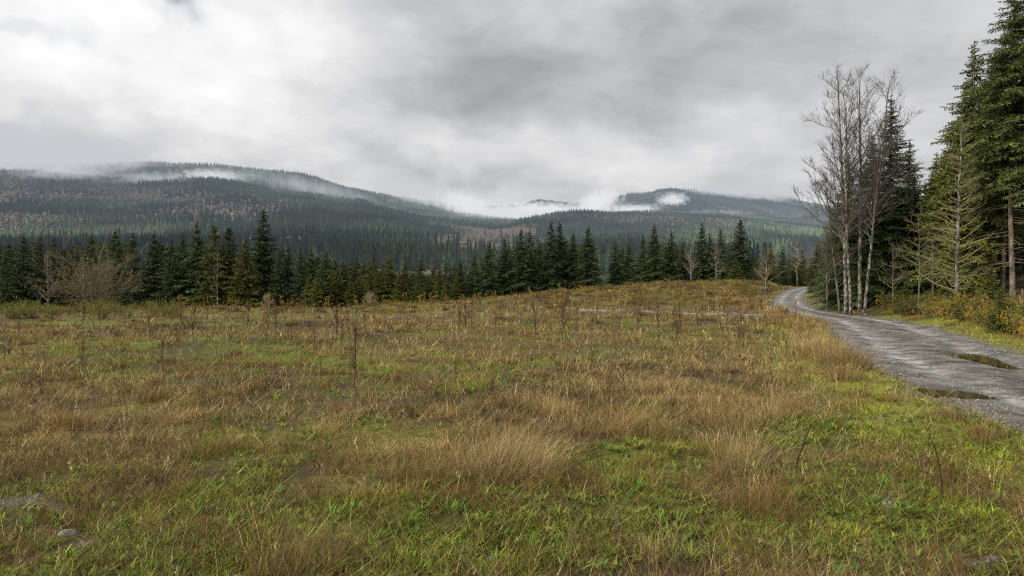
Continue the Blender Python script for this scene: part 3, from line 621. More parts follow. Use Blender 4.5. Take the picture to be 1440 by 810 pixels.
# second and third rows filling the belt behind
for i in range(150):
    u = rng.uniform(-80, 1130) if i < 95 else rng.uniform(380, 760); Y = rng.uniform(88, 118); x = (u - CU) / F * Y
    tv = np.interp(u, [-80, 0, 150, 320, 400, 470, 560, 640, 700, 780, 840, 900, 1000, 1130], [345, 345, 342, 338, 354, 368, 377, 377, 356, 335, 350, 350, 345, 362]) - 5 + abs(rng.normal(0, 7))
    z = gz(x, Y) - .1; top = EYE + (HZ - tv) / F * Y
    kd = int(rng.choice([0, 1, 6, 0, 1, 2]))
    place_fir('fir_tree', MID[kd], ('mid', kd), x, Y, z, max(3.0, top - z), rng.uniform(0, 6.28), 1.15 + .3 * rng.random(), 'dark fir behind the front row of the treeline, showing only between and above it', 'firs of the rear rows in the treeline')

# ------------------------------------------------------------------ the wood on the right of the road
hero = [(14, 3.3, .06, 201, .28, 15, .15, .055, .40, DG_IN * 1.1, DG_OUT * 1.15, .16, M_rbark, .06, .5, 30), (14, 3.0, .27, 202, .29, 15, .15, .055, .50, DG_IN * 2.4, np.array((.145, .172, .044)), .15, M_rbark, .07, .4, 40),
        (17, 3.7, .36, 203, .31, 15, .16, .055, .45, DG_IN * 2.4, np.array((.135, .168, .044)), .11, M_rbark, .07, .45, 50), (11, 2.7, .05, 204, .26, 15, .15, .055, .35, YG_IN * 1.15, YG_OUT * 1.4, .13, M_rbark, .12, .45, 20)]
HERO = [(s[0],) + fir_meshes(*s[:12], s[12], gap=s[13], up=s[14], dead=s[15]) for s in hero]
WOOD = [(1252, 134, 39, 0, 1.3, 'dark fir with dense crown standing behind the bare alders'), (1226, 185, 39.5, 0, 1.25, 'dark fir filling the space between the middle alder trunks'), (1285, 245, 40, 0, 1.1, 'shorter dark fir at the right side of the alder group'), (1192, 215, 41, 0, 1.15, 'lower dark fir half hidden behind the left bare alder trunks'), (1278, 196, 43, 0, 1.0, 'dark fir right behind the bare alders, its tip below the tallest one'), (1174, 285, 43, 0, 1.1, 'short dark fir at the left end of the wood behind the alders'),
        (1316, 215, 40, 3, 1.15, 'yellow green fir between the alder group and the pale dead tree'), (1338, 175, 36, 3, 1.25, 'bright yellow green fir directly behind the pale dead tree'), (1368, 57, 37, 1, 1.15, 'tall fir with pointed tip, left one of the tall wood edge'), (1395, 75, 39, 1, 1.15, 'tall fir just right of the pointed tip, partly behind it'),
        (1425, -40, 33, 2, 1.1, 'very tall fir with bare pale trunk cut by the right picture edge'), (1462, -60, 34, 2, 1.0, 'very tall fir whose branches enter at the right picture edge'), (1410, 40, 36, 2, .95, 'tall fir in second rank between the pointed fir and the right edge'), (1500, 20, 30, 2, 1.0, 'tall fir outside the right edge reaching in with its lower branches'), (1300, 255, 42, 3, 1.0, 'lowest yellow green fir in the notch right of the alder group'), (1356, 120, 40, 1, 1.2, 'fir under the pointed tip, filling the wood behind the pale dead tree'), (1386, 190, 40, 0, 1.0, 'dark fir in the shade just right of the pale dead tree')]
for (u, v, Y, kd, wd, lab) in WOOD:
    x = (u - CU) / F * Y; z = gz(x, Y) - .1; top = EYE + (HZ - v) / F * Y
    place_fir('fir_tree', HERO[kd], ('hero', kd), x, Y, z, top - z, rng.uniform(0, 6.28), wd, lab, 'firs at the edge of the roadside wood')
for i in range(60):
    Y = rng.uniform(40, 75); u = rng.uniform(1235, 1560); x = (u - CU) / F * Y
    if abs(float(road_info(np.array([x]), np.array([Y]))[0][0])) < 6: continue
    z = gz(x, Y) - .1; tv = np.interp(u, [1235, 1290, 1340, 1400, 1560], [235, 245, 170, 80, 40]) + rng.uniform(15, 90); top = EYE + (HZ - tv) / F * Y
    kd = int(rng.choice([0, 1, 2, 1])); place_fir('fir_tree', HERO[kd], ('hero', kd), x, Y, z, top - z, rng.uniform(0, 6.28), 1.0, 'fir deep in the roadside wood, seen only between the trees at its edge', 'firs deep in the roadside wood')
# dark distant end of the wood behind the road's bend
for (u, v, Y) in ((1128, 352, 108), (1150, 340, 104), (1166, 330, 98), (1180, 322, 92), (1196, 318, 88), (1160, 362, 112), (1212, 318, 84), (1232, 300, 78), (1110, 366, 112)):
    x = (u - CU) / F * Y; z = gz(x, Y) - .1; top = EYE + (HZ - v) / F * Y
    kd = int(rng.choice([0, 2, 1])); place_fir('fir_tree', MID[kd], ('mid', kd), x, Y, z, top - z, rng.uniform(0, 6.28), 1.05, 'green fir beyond the bend where the road leaves sight', 'firs beyond the bend of the road')

# ------------------------------------------------------------------ bare trees
def bare_tree(h, r0, seed, nbr, bl, up, first, tw=1.0, wob=.02, lean=(0, 0), levels=3, tcol=(.13, .10, .075), wob2=.12):
    r = np.random.default_rng(seed)
    lines = {4: [], 5: []}; rads = {4: [], 5: []}; lev = {4: [], 5: []}
    def grow(p, d, Ln, rad, level, k):
        pts = [p]; dd = d.copy(); stp = Ln / (k - 1)
        for j in range(k - 1):
            dd = dd + r.normal(0, wob2, 3) + np.array([0, 0, .10 * up]); dd /= np.linalg.norm(dd); pts.append(pts[-1] + dd * stp)
        lines[k].append(pts); rads[k].append(np.linspace(rad, max(.0035, rad * .3), k)); lev[k].append(level)
        return np.array(pts)
    kz = np.linspace(0, 1, 12); tp = np.column_stack([lean[0] * h * kz + wob * h * np.cumsum(r.normal(0, .35, 12)) * kz, lean[1] * h * kz + wob * h * np.cumsum(r.normal(0, .35, 12)) * kz, h * kz]); tp[0, 2] = -.3
    tr = r0 * (1 - kz) ** .8 + .012
    tb = MB(); tubes(tb, tp[None], tr[None], 9, (1, 1, 1))
    for i in range(nbr):
        f = first + (1 - first) * ((i + r.random()) / nbr) ** .95; f = min(f, .985)
        p = np.array([np.interp(f, kz, tp[:, j]) for j in range(3)]); a = r.uniform(0, 6.28); el = up * r.uniform(.6, 1.15)
        d = np.array([math.cos(a) * math.cos(el), math.sin(a) * math.cos(el), math.sin(el)])
        Ln = bl * h * (1 - f) ** .55 * (r.uniform(.55, 1.15) if levels > 2 else r.uniform(.3, 1.15)) + .15; rad = max(.006, np.interp(f, kz, tr) * (.42 if levels > 2 else .2))
        P = grow(p, d, Ln, rad, 1, 5)
        ns = int(4 + Ln * 3.2 * tw)
        for s in range(ns):
            t = r.uniform(.2, 1.0); q = np.array([np.interp(t, np.linspace(0, 1, 5), P[:, j]) for j in range(3)])
            base = P[-1] - P[0]; base /= np.linalg.norm(base); d2 = base + r.normal(0, .5, 3) + np.array([0, 0, .25 * up]); d2 /= np.linalg.norm(d2)
            L2 = Ln * .42 * (1.15 - t) * r.uniform(.6, 1.3) + .15; P2 = grow(q, d2, L2, rad * .4, 2, 4)
            if levels > 2:
                for w in range(int(2 + L2 * 4.5 * tw)):
                    t2 = r.uniform(.25, 1); q2 = np.array([np.interp(t2, np.linspace(0, 1, 4), P2[:, j]) for j in range(3)]); d3 = d2 + r.normal(0, .55, 3) + np.array([0, 0, .2 * up]); d3 /= np.linalg.norm(d3)
                    grow(q2, d3, r.uniform(.12, .42), .0055, 3, 4)
    cb = MB()
    for k in (5, 4):
        if lines[k]:
            lv = np.array(lev[k]); c = np.array(tcol) * np.where(lv == 1, 1.25, np.where(lv == 2, 1.0, .8))[:, None] * r.uniform(.75, 1.25, (len(lv), 1))
            tubes(cb, np.array(lines[k]), np.array(rads[k]), 3 if k == 4 else 5, c)
    tips = [np.array(l[-1]) for l in lines[4]]
    return tb, cb, tips
def place_bare(name, spec, loc, rz, s, label, cat, group, bark, leaves=None):
    tb, cb, tips = spec
    o = empty(name, loc, rz, s); link('trunk', tb.mesh('trunk', bark, True), o); link('crown', cb.mesh('crown', M_twig, True), o)
    return tag(o, label, cat, group)
AL = [(1190, 105, 36.0, .14, 301, (-.015, 0), 'bare alder with pale mottled trunk, leftmost of the tall roadside group'), (1197, 128, 35.4, .095, 302, (-.045, 0), 'slender bare alder leaning slightly left, second from the left in the tall roadside group'),
      (1209, 100, 36.4, .14, 303, (.01, 0), 'tallest bare alder with pale mottled trunk, middle of the roadside group'), (1215, 112, 35.2, .10, 304, (.11, 0), 'bare alder leaning to the right, rightmost of the tall roadside group')]
for (u, v, Y, r0, sd, ln, lab) in AL:
    x = (u - CU) / F * Y; z = gz(x, Y) - .05; H = EYE + (HZ - v) / F * Y - z
    sp = bare_tree(H, r0 * .68, sd, 38, .33, .92, .28, 1.1, .010, ln, 3, (.105, .094, .078))
    place_bare('alder_tree', sp, (x, Y, z), 0, 1, lab, 'alder tree', 'bare alders beside the road', M_abark)
def simple_bare(u, v0, v1, Y, r0, sd, nb, bl, up, first, lab, cat='bare tree', col=(.22, .18, .13), lean=(0, 0), tw=1, levels=3, bark=None, group=None, name='bare_tree'):
    x = (u - CU) / F * Y; z = EYE + (HZ - v1) / F * Y; zg = gz(x, Y); H = EYE + (HZ - v0) / F * Y - zg
    sp = bare_tree(H, r0, sd, nb, bl, up, first, tw, .012, lean, levels, col)
    return place_bare(name, sp, (x, Y, zg - .03), 0, 1, lab, cat, group, bark or M_abark)
simple_bare(1345, 165, 425, 31.5, .085, 311, 140, .19, .38, .08, 'pale dead tree with stiff bare side branches standing before the wood', col=(.19, .175, .09), tw=.9, levels=2)
simple_bare(1182, 250, 440, 37, .055, 312, 22, .34, .55, .25, 'crooked thin bare tree leaning left at the left foot of the alder group', col=(.12, .1, .075), lean=(-.12, 0), bark=M_fbark)
simple_bare(1163, 330, 430, 40, .05, 313, 26, .42, .7, .2, 'short twiggy bare tree left of the alder group by the road bend', col=(.12, .1, .075), bark=M_fbark)
simple_bare(1256, 350, 438, 35, .03, 314, 12, .3, .6, .3, 'thin bare sapling right of the alder trunks with a few twigs', col=(.2, .17, .1), bark=M_fbark)
simple_bare(1292, 300, 436, 33, .03, 315, 20, .3, .5, .3, 'thin pale sapling midway between the alders and the pale dead tree', col=(.15, .14, .07), tw=.6, bark=M_fbark)
simple_bare(1312, 330, 432, 34, .035, 316, 20, .3, .5, .3, 'thin grey sapling just left of the pale dead tree', col=(.14, .13, .08), tw=.6, bark=M_fbark)
simple_bare(972, 340, 399, 78, .07, 321, 26, .34, .75, .15, 'pale bare tree before the dark firs, left of two such', col=(.2, .165, .12), tw=.7, levels=3)
simple_bare(1007, 346, 399, 78, .065, 322, 26, .34, .75, .15, 'pale bare tree before the dark firs, right of two such', col=(.2, .165, .12), tw=.7, levels=3)
simple_bare(1077, 352, 407, 66, .09, 323, 34, .5, .65, .2, 'spreading brown bare tree left of the road bend', col=(.17, .125, .07), tw=.6)
simple_bare(1121, 338, 397, 92, .11, 324, 30, .4, .75, .2, 'pale bare tree standing beyond the road bend', col=(.22, .175, .12), tw=.45)
simple_bare(68, 362, 432, 72, .06, 325, 16, .22, .7, .2, 'thin pale birch like bare tree left of the big bare bush', col=(.25, .22, .17), tw=.4)
simple_bare(306, 350, 434, 76, .06, 327, 12, .16, .6, .2, 'slim grey bare tree before the pale green firs', col=(.2, .18, .13), tw=.4)
simple_bare(520, 415, 437, 68, .04, 328, 20, .5, .8, .1, 'small pale leafless shrubby tree at the field edge below the yellowish fir', col=(.34, .29, .22), tw=.6)
simple_bare(377, 418, 437, 66, .04, 329, 20, .6, .8, .1, 'small greyish leafless shrub at the field edge below the tallest fir', col=(.3, .25, .19), tw=.6)

# big bare bush at the left field edge
def bush(R, H, seed, stems, tcol, leafcol, nleaf, tw=1.0, lsize=.05, spread=.75, wb=.08):
    r = np.random.default_rng(seed); sb = MB(); tw_b = MB(); lb = MB(); tips = []
    S = []; Rr = []; T4 = []; R4 = []; C4 = []
    for i in range(stems):
        a = r.uniform(0, 6.28); q = spread * math.sqrt(r.random()); el = np.array([math.cos(a) * q, math.sin(a) * q, 1.0]); el /= np.linalg.norm(el)
        Ln = H * r.uniform(.65, 1.08) / max(.6, el[2]) * .95; p0 = np.array([math.cos(a), math.sin(a), 0]) * R * .12 * r.random(); pts = [p0 - np.array([0, 0, .1])]; d = el
        for j in range(5): d = d + r.normal(0, wb, 3); d /= np.linalg.norm(d); pts.append(pts[-1] + d * Ln / 5)
        pts = np.array(pts); S.append(pts); Rr.append(np.linspace(.035, .006, 6) * (H / 5) ** .5 * r.uniform(.5, 1.1))
        for s in range(int(9 * tw)):
            t = r.uniform(.25, 1); q0 = np.array([np.interp(t, np.linspace(0, 1, 6), pts[:, j]) for j in range(3)]); d2 = d + r.normal(0, .5, 3); d2 /= np.linalg.norm(d2); L2 = Ln * .3 * r.uniform(.4, 1.2); pp = [q0]
            for j in range(3): d2 = d2 + r.normal(0, .15, 3) + np.array([0, 0, .1]); d2 /= np.linalg.norm(d2); pp.append(pp[-1] + d2 * L2 / 3)
            pp = np.array(pp); T4.append(pp); R4.append(np.linspace(.011, .004, 4) * (H / 5) ** .5); tips.append(pp)
            for w in range(int(4 * tw)):
                t2 = r.uniform(.3, 1); q1 = np.array([np.interp(t2, np.linspace(0, 1, 4), pp[:, j]) for j in range(3)]); d3 = d2 + r.normal(0, .5, 3); d3 /= np.linalg.norm(d3); l3 = r.uniform(.08, .2) * H * .5; p3 = np.array([q1 + d3 * l3 * t_ for t_ in np.linspace(0, 1, 4)])
                T4.append(p3); R4.append(np.linspace(.006, .003, 4) * (H / 5) ** .5); tips.append(p3)
    tubes(sb, np.array(S), np.array(Rr), 5, np.array(tcol) * 1.1)
    tubes(sb, np.array(T4), np.array(R4), 3, np.array(tcol)[None] * r.uniform(.7, 1.3, (len(T4), 1)))
    if nleaf:
        TT = np.concatenate(tips); idx = r.integers(0, len(TT), nleaf); P = TT[idx] + r.normal(0, .03 * H * .5, (nleaf, 3)); D = r.normal(0, 1, (nleaf, 3)); D /= np.linalg.norm(D, axis=1)[:, None]; Sd = np.cross(D, r.normal(0, 1, (nleaf, 3))); Sd /= np.linalg.norm(Sd, axis=1)[:, None]
        sz = lsize * r.uniform(.6, 1.4, (nleaf, 1)); lc = np.array(leafcol); c = lc[r.integers(0, len(lc), nleaf)] * r.uniform(.7, 1.3, (nleaf, 1))
        v = np.stack([P, P + D * sz * .5 + Sd * sz * .32, P + D * sz, P + D * sz * .5 - Sd * sz * .32], 1).reshape(-1, 3); lb.add(v, np.arange(nleaf)[:, None] * 4 + np.array([0, 1, 2, 3]), None, np.repeat(c, 4, 0))
    return sb, lb
def place_bush(name, sb, lb, loc, rz, s, lab, cat, group=None):
    o = empty(name, loc, rz, s); link('stems', sb.mesh('stems', M_twig, True), o)
    if lb.n: link('leaves', lb.mesh('leaves', M_leaf), o)
    return tag(o, lab, cat, group)
YEL = [(.42, .27, .02), (.30, .24, .03), (.18, .19, .03), (.36, .20, .03)]
OLV = [(.16, .17, .04), (.12, .14, .035), (.25, .21, .04)]
Y = 62; x = (128 - CU) / F * Y
sb, lb = bush(3.4, 5.2, 401, 34, (.19, .155, .11), OLV + YEL[:2], 1100, 2.2, .11, .95, .2); place_bush('willow_bush', sb, lb, (x, Y, gz(x, Y) - .1), 0, 1, 'big pale leafless willow bush with many stems at the left field edge', 'bush')

# low shrubs and yellow leaved plants: build a few of each, then copy
def variants(n, fn):
    out = []
    for i in range(n): out.append(fn(i))
    return out
def shrub_proto(name, i, R, H, stems, nleaf, leafcol, tcol, lsize, tw=.5, spread=.8):
    sb, lb = bush(R, H, 500 + i, stems, tcol, leafcol, nleaf, tw, lsize, spread)
    return (sb.mesh('stems', M_twig, True), lb.mesh('leaves', M_leaf))
def put(name, mesh_pair, key, loc, rz, s, lab, cat, group):
    if key not in protos:
        o = empty(name, loc, rz, s); link('stems', mesh_pair[0], o); link('leaves', mesh_pair[1], o); protos[key] = o
    else: o = copy_tree(protos[key], loc, rz, s)
    return tag(o, lab, cat, group)
YS = [shrub_proto('s', i, .6, 1.0, 12, 520, YEL, (.16, .11, .06), .06) for i in range(3)]
OS = [shrub_proto('s', 10 + i, .8, 1.0, 14, 700, OLV + YEL[2:3], (.13, .09, .05), .055) for i in range(3)]
YW = [shrub_proto('s', 20 + i, .2, 1.0, 3, 60, [YEL[0], YEL[1], YEL[3], (.2, .2, .04)], (.15, .09, .05), .075, .35, .25) for i in range(4)]
FS = [shrub_proto('s', 30 + i, .7, 1.0, 16, 500, [(.05, .075, .02), (.07, .095, .025), (.11, .11, .03)], (.1, .07, .04), .08) for i in range(2)]
# bank on the far side of the road
for i in range(120):
    t = rng.random(); u = lerp(1225, 1475, t); v = np.interp(u, [1225, 1290, 1350, 1400, 1475], [444, 446, 452, 464, 492]) - abs(rng.normal(0, 14)) + 1
    X, Yy, Z = ground_at(u, v, 8, 60)
    if Yy > 45 or float(road_info(np.array([X]), np.array([Yy]))[0][0]) < RW + .9: continue
    r = rng.random(); S = rng.uniform(.45, .95)
    if r < .45: put('yellow_shrub', YS[i % 3], ('ys', i % 3), (X, Yy, Z - .03), rng.uniform(0, 6), S, 'yellow leaved shrub on the bank between the road and the right hand wood', 'shrub', 'yellow shrubs on the roadside bank')
    elif r < .75: put('green_shrub', FS[i % 2], ('fs', i % 2), (X, Yy, Z - .03), rng.uniform(0, 6), S * 1.1, 'low dark green shrub on the bank between the road and the right hand wood', 'shrub', 'green shrubs on the roadside bank')
    else: put('olive_shrub', OS[i % 3], ('os', i % 3), (X, Yy, Z - .03), rng.uniform(0, 6), S, 'olive brown shrub on the bank between the road and the right hand wood', 'shrub', 'olive shrubs on the roadside bank')
# a few small firs on the bank
for (u, v, hh, lab) in ((1408, 468, 1.5, 'knee high young fir on the bank near the right edge'), (1392, 445, 2.0, 'young green fir on the bank before the tall trunks'), (1140, 412, 1.6, 'small young fir inside the road bend')):
    X, Yy, Z = ground_at(u, v, 8, 90); place_fir('fir_tree', MID[4], ('mid', 4), X, Yy, Z - .05, hh, 1.0, 1.0, lab, 'young firs beside the road')
# inside of the bend and the mound at left
for i in range(34):
    u, v = (rng.uniform(1125, 1205), rng.uniform(408, 436)) if i < 22 else (rng.uniform(1040, 1085), rng.uniform(399, 420))
    X, Yy, Z = ground_at(u, v, 20, 100)
    if abs(float(road_info(np.array([X]), np.array([Yy]))[0][0])) < RW + .9: continue
    put('olive_shrub', OS[i % 3], ('os', i % 3), (X, Yy, Z - .03), rng.uniform(0, 6), rng.uniform(.5, .95), 'low olive brown shrub beside the bend of the road', 'shrub', 'olive shrubs at the road bend')
for i in range(60):
    u, v = rng.uniform(-20, 250), rng.uniform(429, 449); X, Yy, Z = ground_at(u, v, 34, 75)
    put('olive_shrub', OS[i % 3], ('os', i % 3), (X, Yy, Z - .03), rng.uniform(0, 6), rng.uniform(.5, 1.1), 'low olive and yellow shrub on the mound around the bare bush', 'shrub', 'olive shrubs on the left mound')
# yellow leaved weeds in a line along the far field edge, and on the rise
for i in range(120):
    if i < 70: u = rng.uniform(0, 690); v = np.interp(u, [0, 200, 430, 560, 690], [436, 433, 437, 432, 420]) - 1 + rng.normal(0, 1.2)
    else: u = rng.uniform(640, 1075); v = np.interp(u, [640, 860, 950, 1075], [428, 408, 401, 400]) + abs(rng.normal(0, 16))
    X, Yy, Z = ground_at(u, v, 38, 82)
    if not off_road(np.array([X]), np.array([Yy]), .5)[0]: continue
    put('yellow_weed', YW[i % 4], ('yw', i % 4), (X, Yy, Z - .02), rng.uniform(0, 6), rng.uniform(.6, 1.25), 'upright yellow leaved weed at the far edge of the field' if i < 70 else 'yellow leaved weed standing on the brushy rise before the firs', 'weed', 'yellow weeds along the field edge' if i < 70 else 'yellow weeds on the rise')

# ------------------------------------------------------------------ dead weed stalks
def stalk(i, H, side, seeds, col, scol):
    r = np.random.default_rng(700 + i); sb = MB(); lb = MB()
    k = np.linspace(0, 1, 6); c = np.cumsum(r.normal(0, .02, (6, 2)), 0) * H; P = np.column_stack([c, k * H]); P[0, 2] = -.03
    tubes(sb, P[None], np.linspace(.011, .005, 6)[None], 5, col); A = []
    for s in range(side):
        t = r.uniform(.3, .98); q = np.array([np.interp(t, k, P[:, j]) for j in range(3)]); a = r.uniform(0, 6.28); d = np.array([math.cos(a) * .6, math.sin(a) * .6, 1]); d /= np.linalg.norm(d); l = H * .36 * (1.25 - t) * r.uniform(.6, 1.3)
        A.append([q + d * l * t_ + np.array([0, 0, .1]) * l * t_ * t_ for t_ in (0, .33, .66, 1)])
    A = np.array(A); A[:, 0, :2] *= .6; tubes(lb, A, np.tile([.006, .005, .004, .003], (len(A), 1)), 3, np.array(col) * .9); tubes(lb, np.array([[np.interp(t, k, P[:, j]) for j in range(3)] for t in np.linspace(.28, 1, 7)])[None], np.linspace(.0115, .0075, 7)[None], 5, col)
    pts = np.concatenate([A.reshape(-1, 3), P[3:]]); idx = r.integers(0, len(pts), seeds); B = pts[idx] + r.normal(0, .018, (seeds, 3)); D = r.normal(0, .7, (seeds, 3)) + np.array([0, 0, .3]); D /= np.linalg.norm(D, axis=1)[:, None]; S = np.cross(D, r.normal(0, 1, (seeds, 3))); S /= np.linalg.norm(S, axis=1)[:, None]
    z_ = r.uniform(.016, .034, (seeds, 1)); v = np.stack([B, B + D * z_ * .5 + S * z_ * .3, B + D * z_, B + D * z_ * .5 - S * z_ * .3], 1).reshape(-1, 3)
    lb.add(v, np.arange(seeds)[:, None] * 4 + np.array([0, 1, 2, 3]), None, np.repeat(np.array(scol)[None] * r.uniform(.6, 1.4, (seeds, 1)), 4, 0))
    return sb.mesh('stems', M_twig, True), lb.mesh('leaves', M_weed)
ST = [stalk(i, 1.0, 13 + i, 300, (.10, .06, .038), (.14, .075, .04)) for i in range(4)] + [stalk(10 + i, 1.0, 12, 200, (.18, .125, .08), (.24, .16, .08)) for i in range(3)] + [stalk(20, 1.0, 9, 220, (.12, .08, .045), (.26, .19, .03))]
def put_stalk(k, X, Yy, Z, S, lab, group):
    key = ('st', k)
    if key not in protos:
        o = empty('weed_stalk', (X, Yy, Z), 0, S); link('stem', ST[k][0], o); link('seed_heads', ST[k][1], o); protos[key] = o
    else: o = copy_tree(protos[key], (X, Yy, Z), rng.uniform(0, 6.28), S)
    return tag(o, lab, 'weed', group)
for (u, v, S, k, lab) in ((690, 585, .46, 1, 'short dark red dock stalk behind the large pale bent tussock'), (497, 546, 1.0, 0, 'tall reddish brown dead stalk left of the middle of the field'), (1065, 512, .62, 7, 'brown stalk with yellowish leaves right of centre before the pale gravel patch'),
                          (1105, 505, .5, 2, 'brown weed stalk just left of the roadside grass'), (480, 500, .8, 3, 'brown branching stalk behind the tall reddish dead stalk'), (652, 470, 1.0, 2, 'branched brown stalk on the far field, centre left'), (765, 560, .35, 3, 'small dark stalk just right beyond the dark red dock'),
                          (868, 790, .3, 5, 'thin pale seed stalk at the bottom edge, right of centre'), (255, 500, .6, 4, 'thin grey stalk in the green band of the left field')):
    X, Yy, Z = ground_at(u, v); put_stalk(k, X, Yy, Z, S, lab, 'dead weed stalks one can pick out')
for i in range(190):
    u = rng.uniform(-10, 1190); v = 418 + abs(rng.normal(0, 1)) * 55
    if v > 640: continue
    X, Yy, Z = ground_at(u, v)
    if not off_road(np.array([X]), np.array([Yy]), .6)[0] or Yy > 85: continue
    k = int(rng.integers(0, 8)); put_stalk(k, X, Yy, Z, rng.uniform(.35, 1.0) * (1.25 if Yy > 18 else .65), 'thin dead weed stalk among many scattered over the field', 'dead weed stalks scattered over the field')

# leaning stick, thin twigs and stones
def stick(name, pts, rad, col, loc, lab, cat):
    mb = MB(); tubes(mb, np.array(pts)[None], np.linspace(rad, rad * .45, len(pts))[None], 6, col)
    o = link(name, mb.mesh(name, M_twig, True)); o.location = loc; return tag(o, lab, cat)
X, Yy, Z = ground_at(1118, 667); stick('stick', [(0, 0, -.1), (.025, 0, .1), (.07, .01, .22), (.105, 0, .33), (.15, 0, .44)], .009, (.025, .018, .014), (X, Yy, Z), 'thin dark bare stick leaning right out of the foreground grass', 'stick')
X, Yy, Z = ground_at(1330, 712); stick('twig', [(0, 0, -.1), (-.02, 0, .15), (-.03, .02, .3), (-.07, 0, .42), (-.1, 0, .5)], .006, (.05, .035, .025), (X, Yy, Z), 'thin curved brown twig upright near the right foreground stones', 'twig')
X, Yy, Z = ground_at(1105, 790); stick('twig', [(0, 0, -.05), (.01, 0, .1), (.03, .02, .2), (.03, 0, .3)], .005, (.06, .04, .03), (X, Yy, Z), 'short brown twig upright at the bottom right of the grass', 'twig')
def stone_material():
    m, nt, out = new_mat('stone'); geo = N(nt, 'ShaderNodeNewGeometry')
    nz, cr = noise_ramp(nt, geo.outputs['Position'], 22.0, 8.0, [(.07, .065, .055), (.18, .17, .155), (.34, .33, .31)], [.3, .5, .7], .7)
    b = N(nt, 'ShaderNodeBsdfPrincipled'); b.inputs['Roughness'].default_value = .7; L(nt, cr.outputs[0], b.inputs['Base Color'])
    bp = N(nt, 'ShaderNodeBump'); bp.inputs['Strength'].default_value = .6; bp.inputs['Distance'].default_value = .01; L(nt, nz.outputs['Fac'], bp.inputs['Height']); L(nt, bp.outputs[0], b.inputs['Normal']); L(nt, b.outputs[0], out.inputs['Surface']); return m
M_stone = stone_material()
import bmesh
def stone_mesh(seed, sx, sy, sz):
    r = np.random.default_rng(seed); bm = bmesh.new(); bmesh.ops.create_icosphere(bm, subdivisions=3, radius=1)
    pl = r.normal(0, 1, (9, 3)); pl /= np.linalg.norm(pl, axis=1)[:, None]; dd = r.uniform(.6, .95, 9)
    for v in bm.verts:
        p = np.array(v.co)
        for n_, d_ in zip(pl, dd):
            e = p @ n_ - d_
            if e > 0: p = p - n_ * e * .9
        v.co = p * np.array((sx, sy, sz))
    for f in bm.faces: f.smooth = True
    me = bpy.data.meshes.new('stone'); bm.to_mesh(me); bm.free(); me.materials.append(M_stone); return me
for i, (u, v, s, lab) in enumerate(((1252, 712, .10, 'flat pale stone in the grass right of the leaning stick'), (1132, 668, .05, 'small dark grey stone at the foot of the leaning stick'), (692, 792, .09, 'grey stone half buried in turf at the bottom centre'), (95, 752, .12, 'pale flat stone in the bare patch at lower left'),
                                 (1370, 775, .06, 'grey stone in the gravel patch near the bottom right corner'), (1398, 788, .07, 'larger grey stone in the gravel patch near the bottom right corner'), (338, 768, .06, 'small grey stone in the bare patch at lower left of centre'), (1362, 702, .04, 'tiny pale stone beside the curved twig at right'), (812, 748, .05, 'small grey stone in the green turf, right of bottom centre'))):
    X, Yy, Z = ground_at(u, v); o = link('stone', stone_mesh(800 + i, s * .7, s * .55, s * .3)); o.location = (X, Yy, Z + s * .02); o.rotation_euler = (.1, .1, i); tag(o, lab, 'stone', 'stones lying in the foreground turf')
# gravel: loose stones on the road and in the bare patches
n = 5200; mbg = MB()
tm = stone_mesh(900, 1, 1, .6); ico = bmesh.new(); bmesh.ops.create_icosphere(ico, subdivisions=1, radius=1); IV = np.array([v.co for v in ico.verts]); IT = np.array([[v.index for v in f.verts] for f in ico.faces]); ico.free(); bpy.data.meshes.remove(tm)
def pebbles(x, y, z, s):
    n = len(x); a = rng.uniform(0, 6.28, n); ca, sa = np.cos(a), np.sin(a); V = IV[None] * rng.uniform(.6, 1.3, (n, len(IV), 1)); V = V * np.stack([s, s * rng.uniform(.6, 1, n), s * .55], -1)[:, None]
    V = np.stack([V[..., 0] * ca[:, None] - V[..., 1] * sa[:, None] + x[:, None], V[..., 0] * sa[:, None] + V[..., 1] * ca[:, None] + y[:, None], V[..., 2] + z[:, None]], -1)
    mbg.add(V.reshape(-1, 3), None, ((np.arange(n) * len(IV))[:, None, None] + IT[None]).reshape(-1, 3))
y = 5 * (32 / 5) ** rng.random(n); ii = np.searchsorted(ry, y); ii = np.clip(ii, 0, len(ry) - 1); la = rng.uniform(-1, 1, n) * (RW + .45); la = np.where(rng.random(n) < .5, np.sign(la) * (RW * .9 + rng.normal(0, .35, n)), la); x = rx[ii] + ty[ii] * la; y = ry[ii] - tx[ii] * la
ok = pud_dist(x, y) > 1.1; x = x[ok]; y = y[ok]; la = la[ok]; ii = ii[ok]; jj = np.clip(np.searchsorted(lat, la), 0, len(lat) - 1); zz = np.maximum(RZ[ii, jj], hground(x, y))
pebbles(x, y, zz, rng.uniform(.006, .028, len(x)) * (1 + .6 * (rng.random(len(x)) < .06)))
n = 9000; y = 3 * (9 / 3) ** rng.random(n); x = y * rng.uniform(-.8, .8, n); b_ = cover(x, y)[3]; ok = b_ > .42; x = x[ok]; y = y[ok]; pebbles(x, y, hground(x, y), rng.uniform(.005, .022, len(x)))
tag(link('gravel', mbg.mesh('gravel', M_stone, True)), 'loose grey gravel on the road and bare patches', None, None, 'stuff')

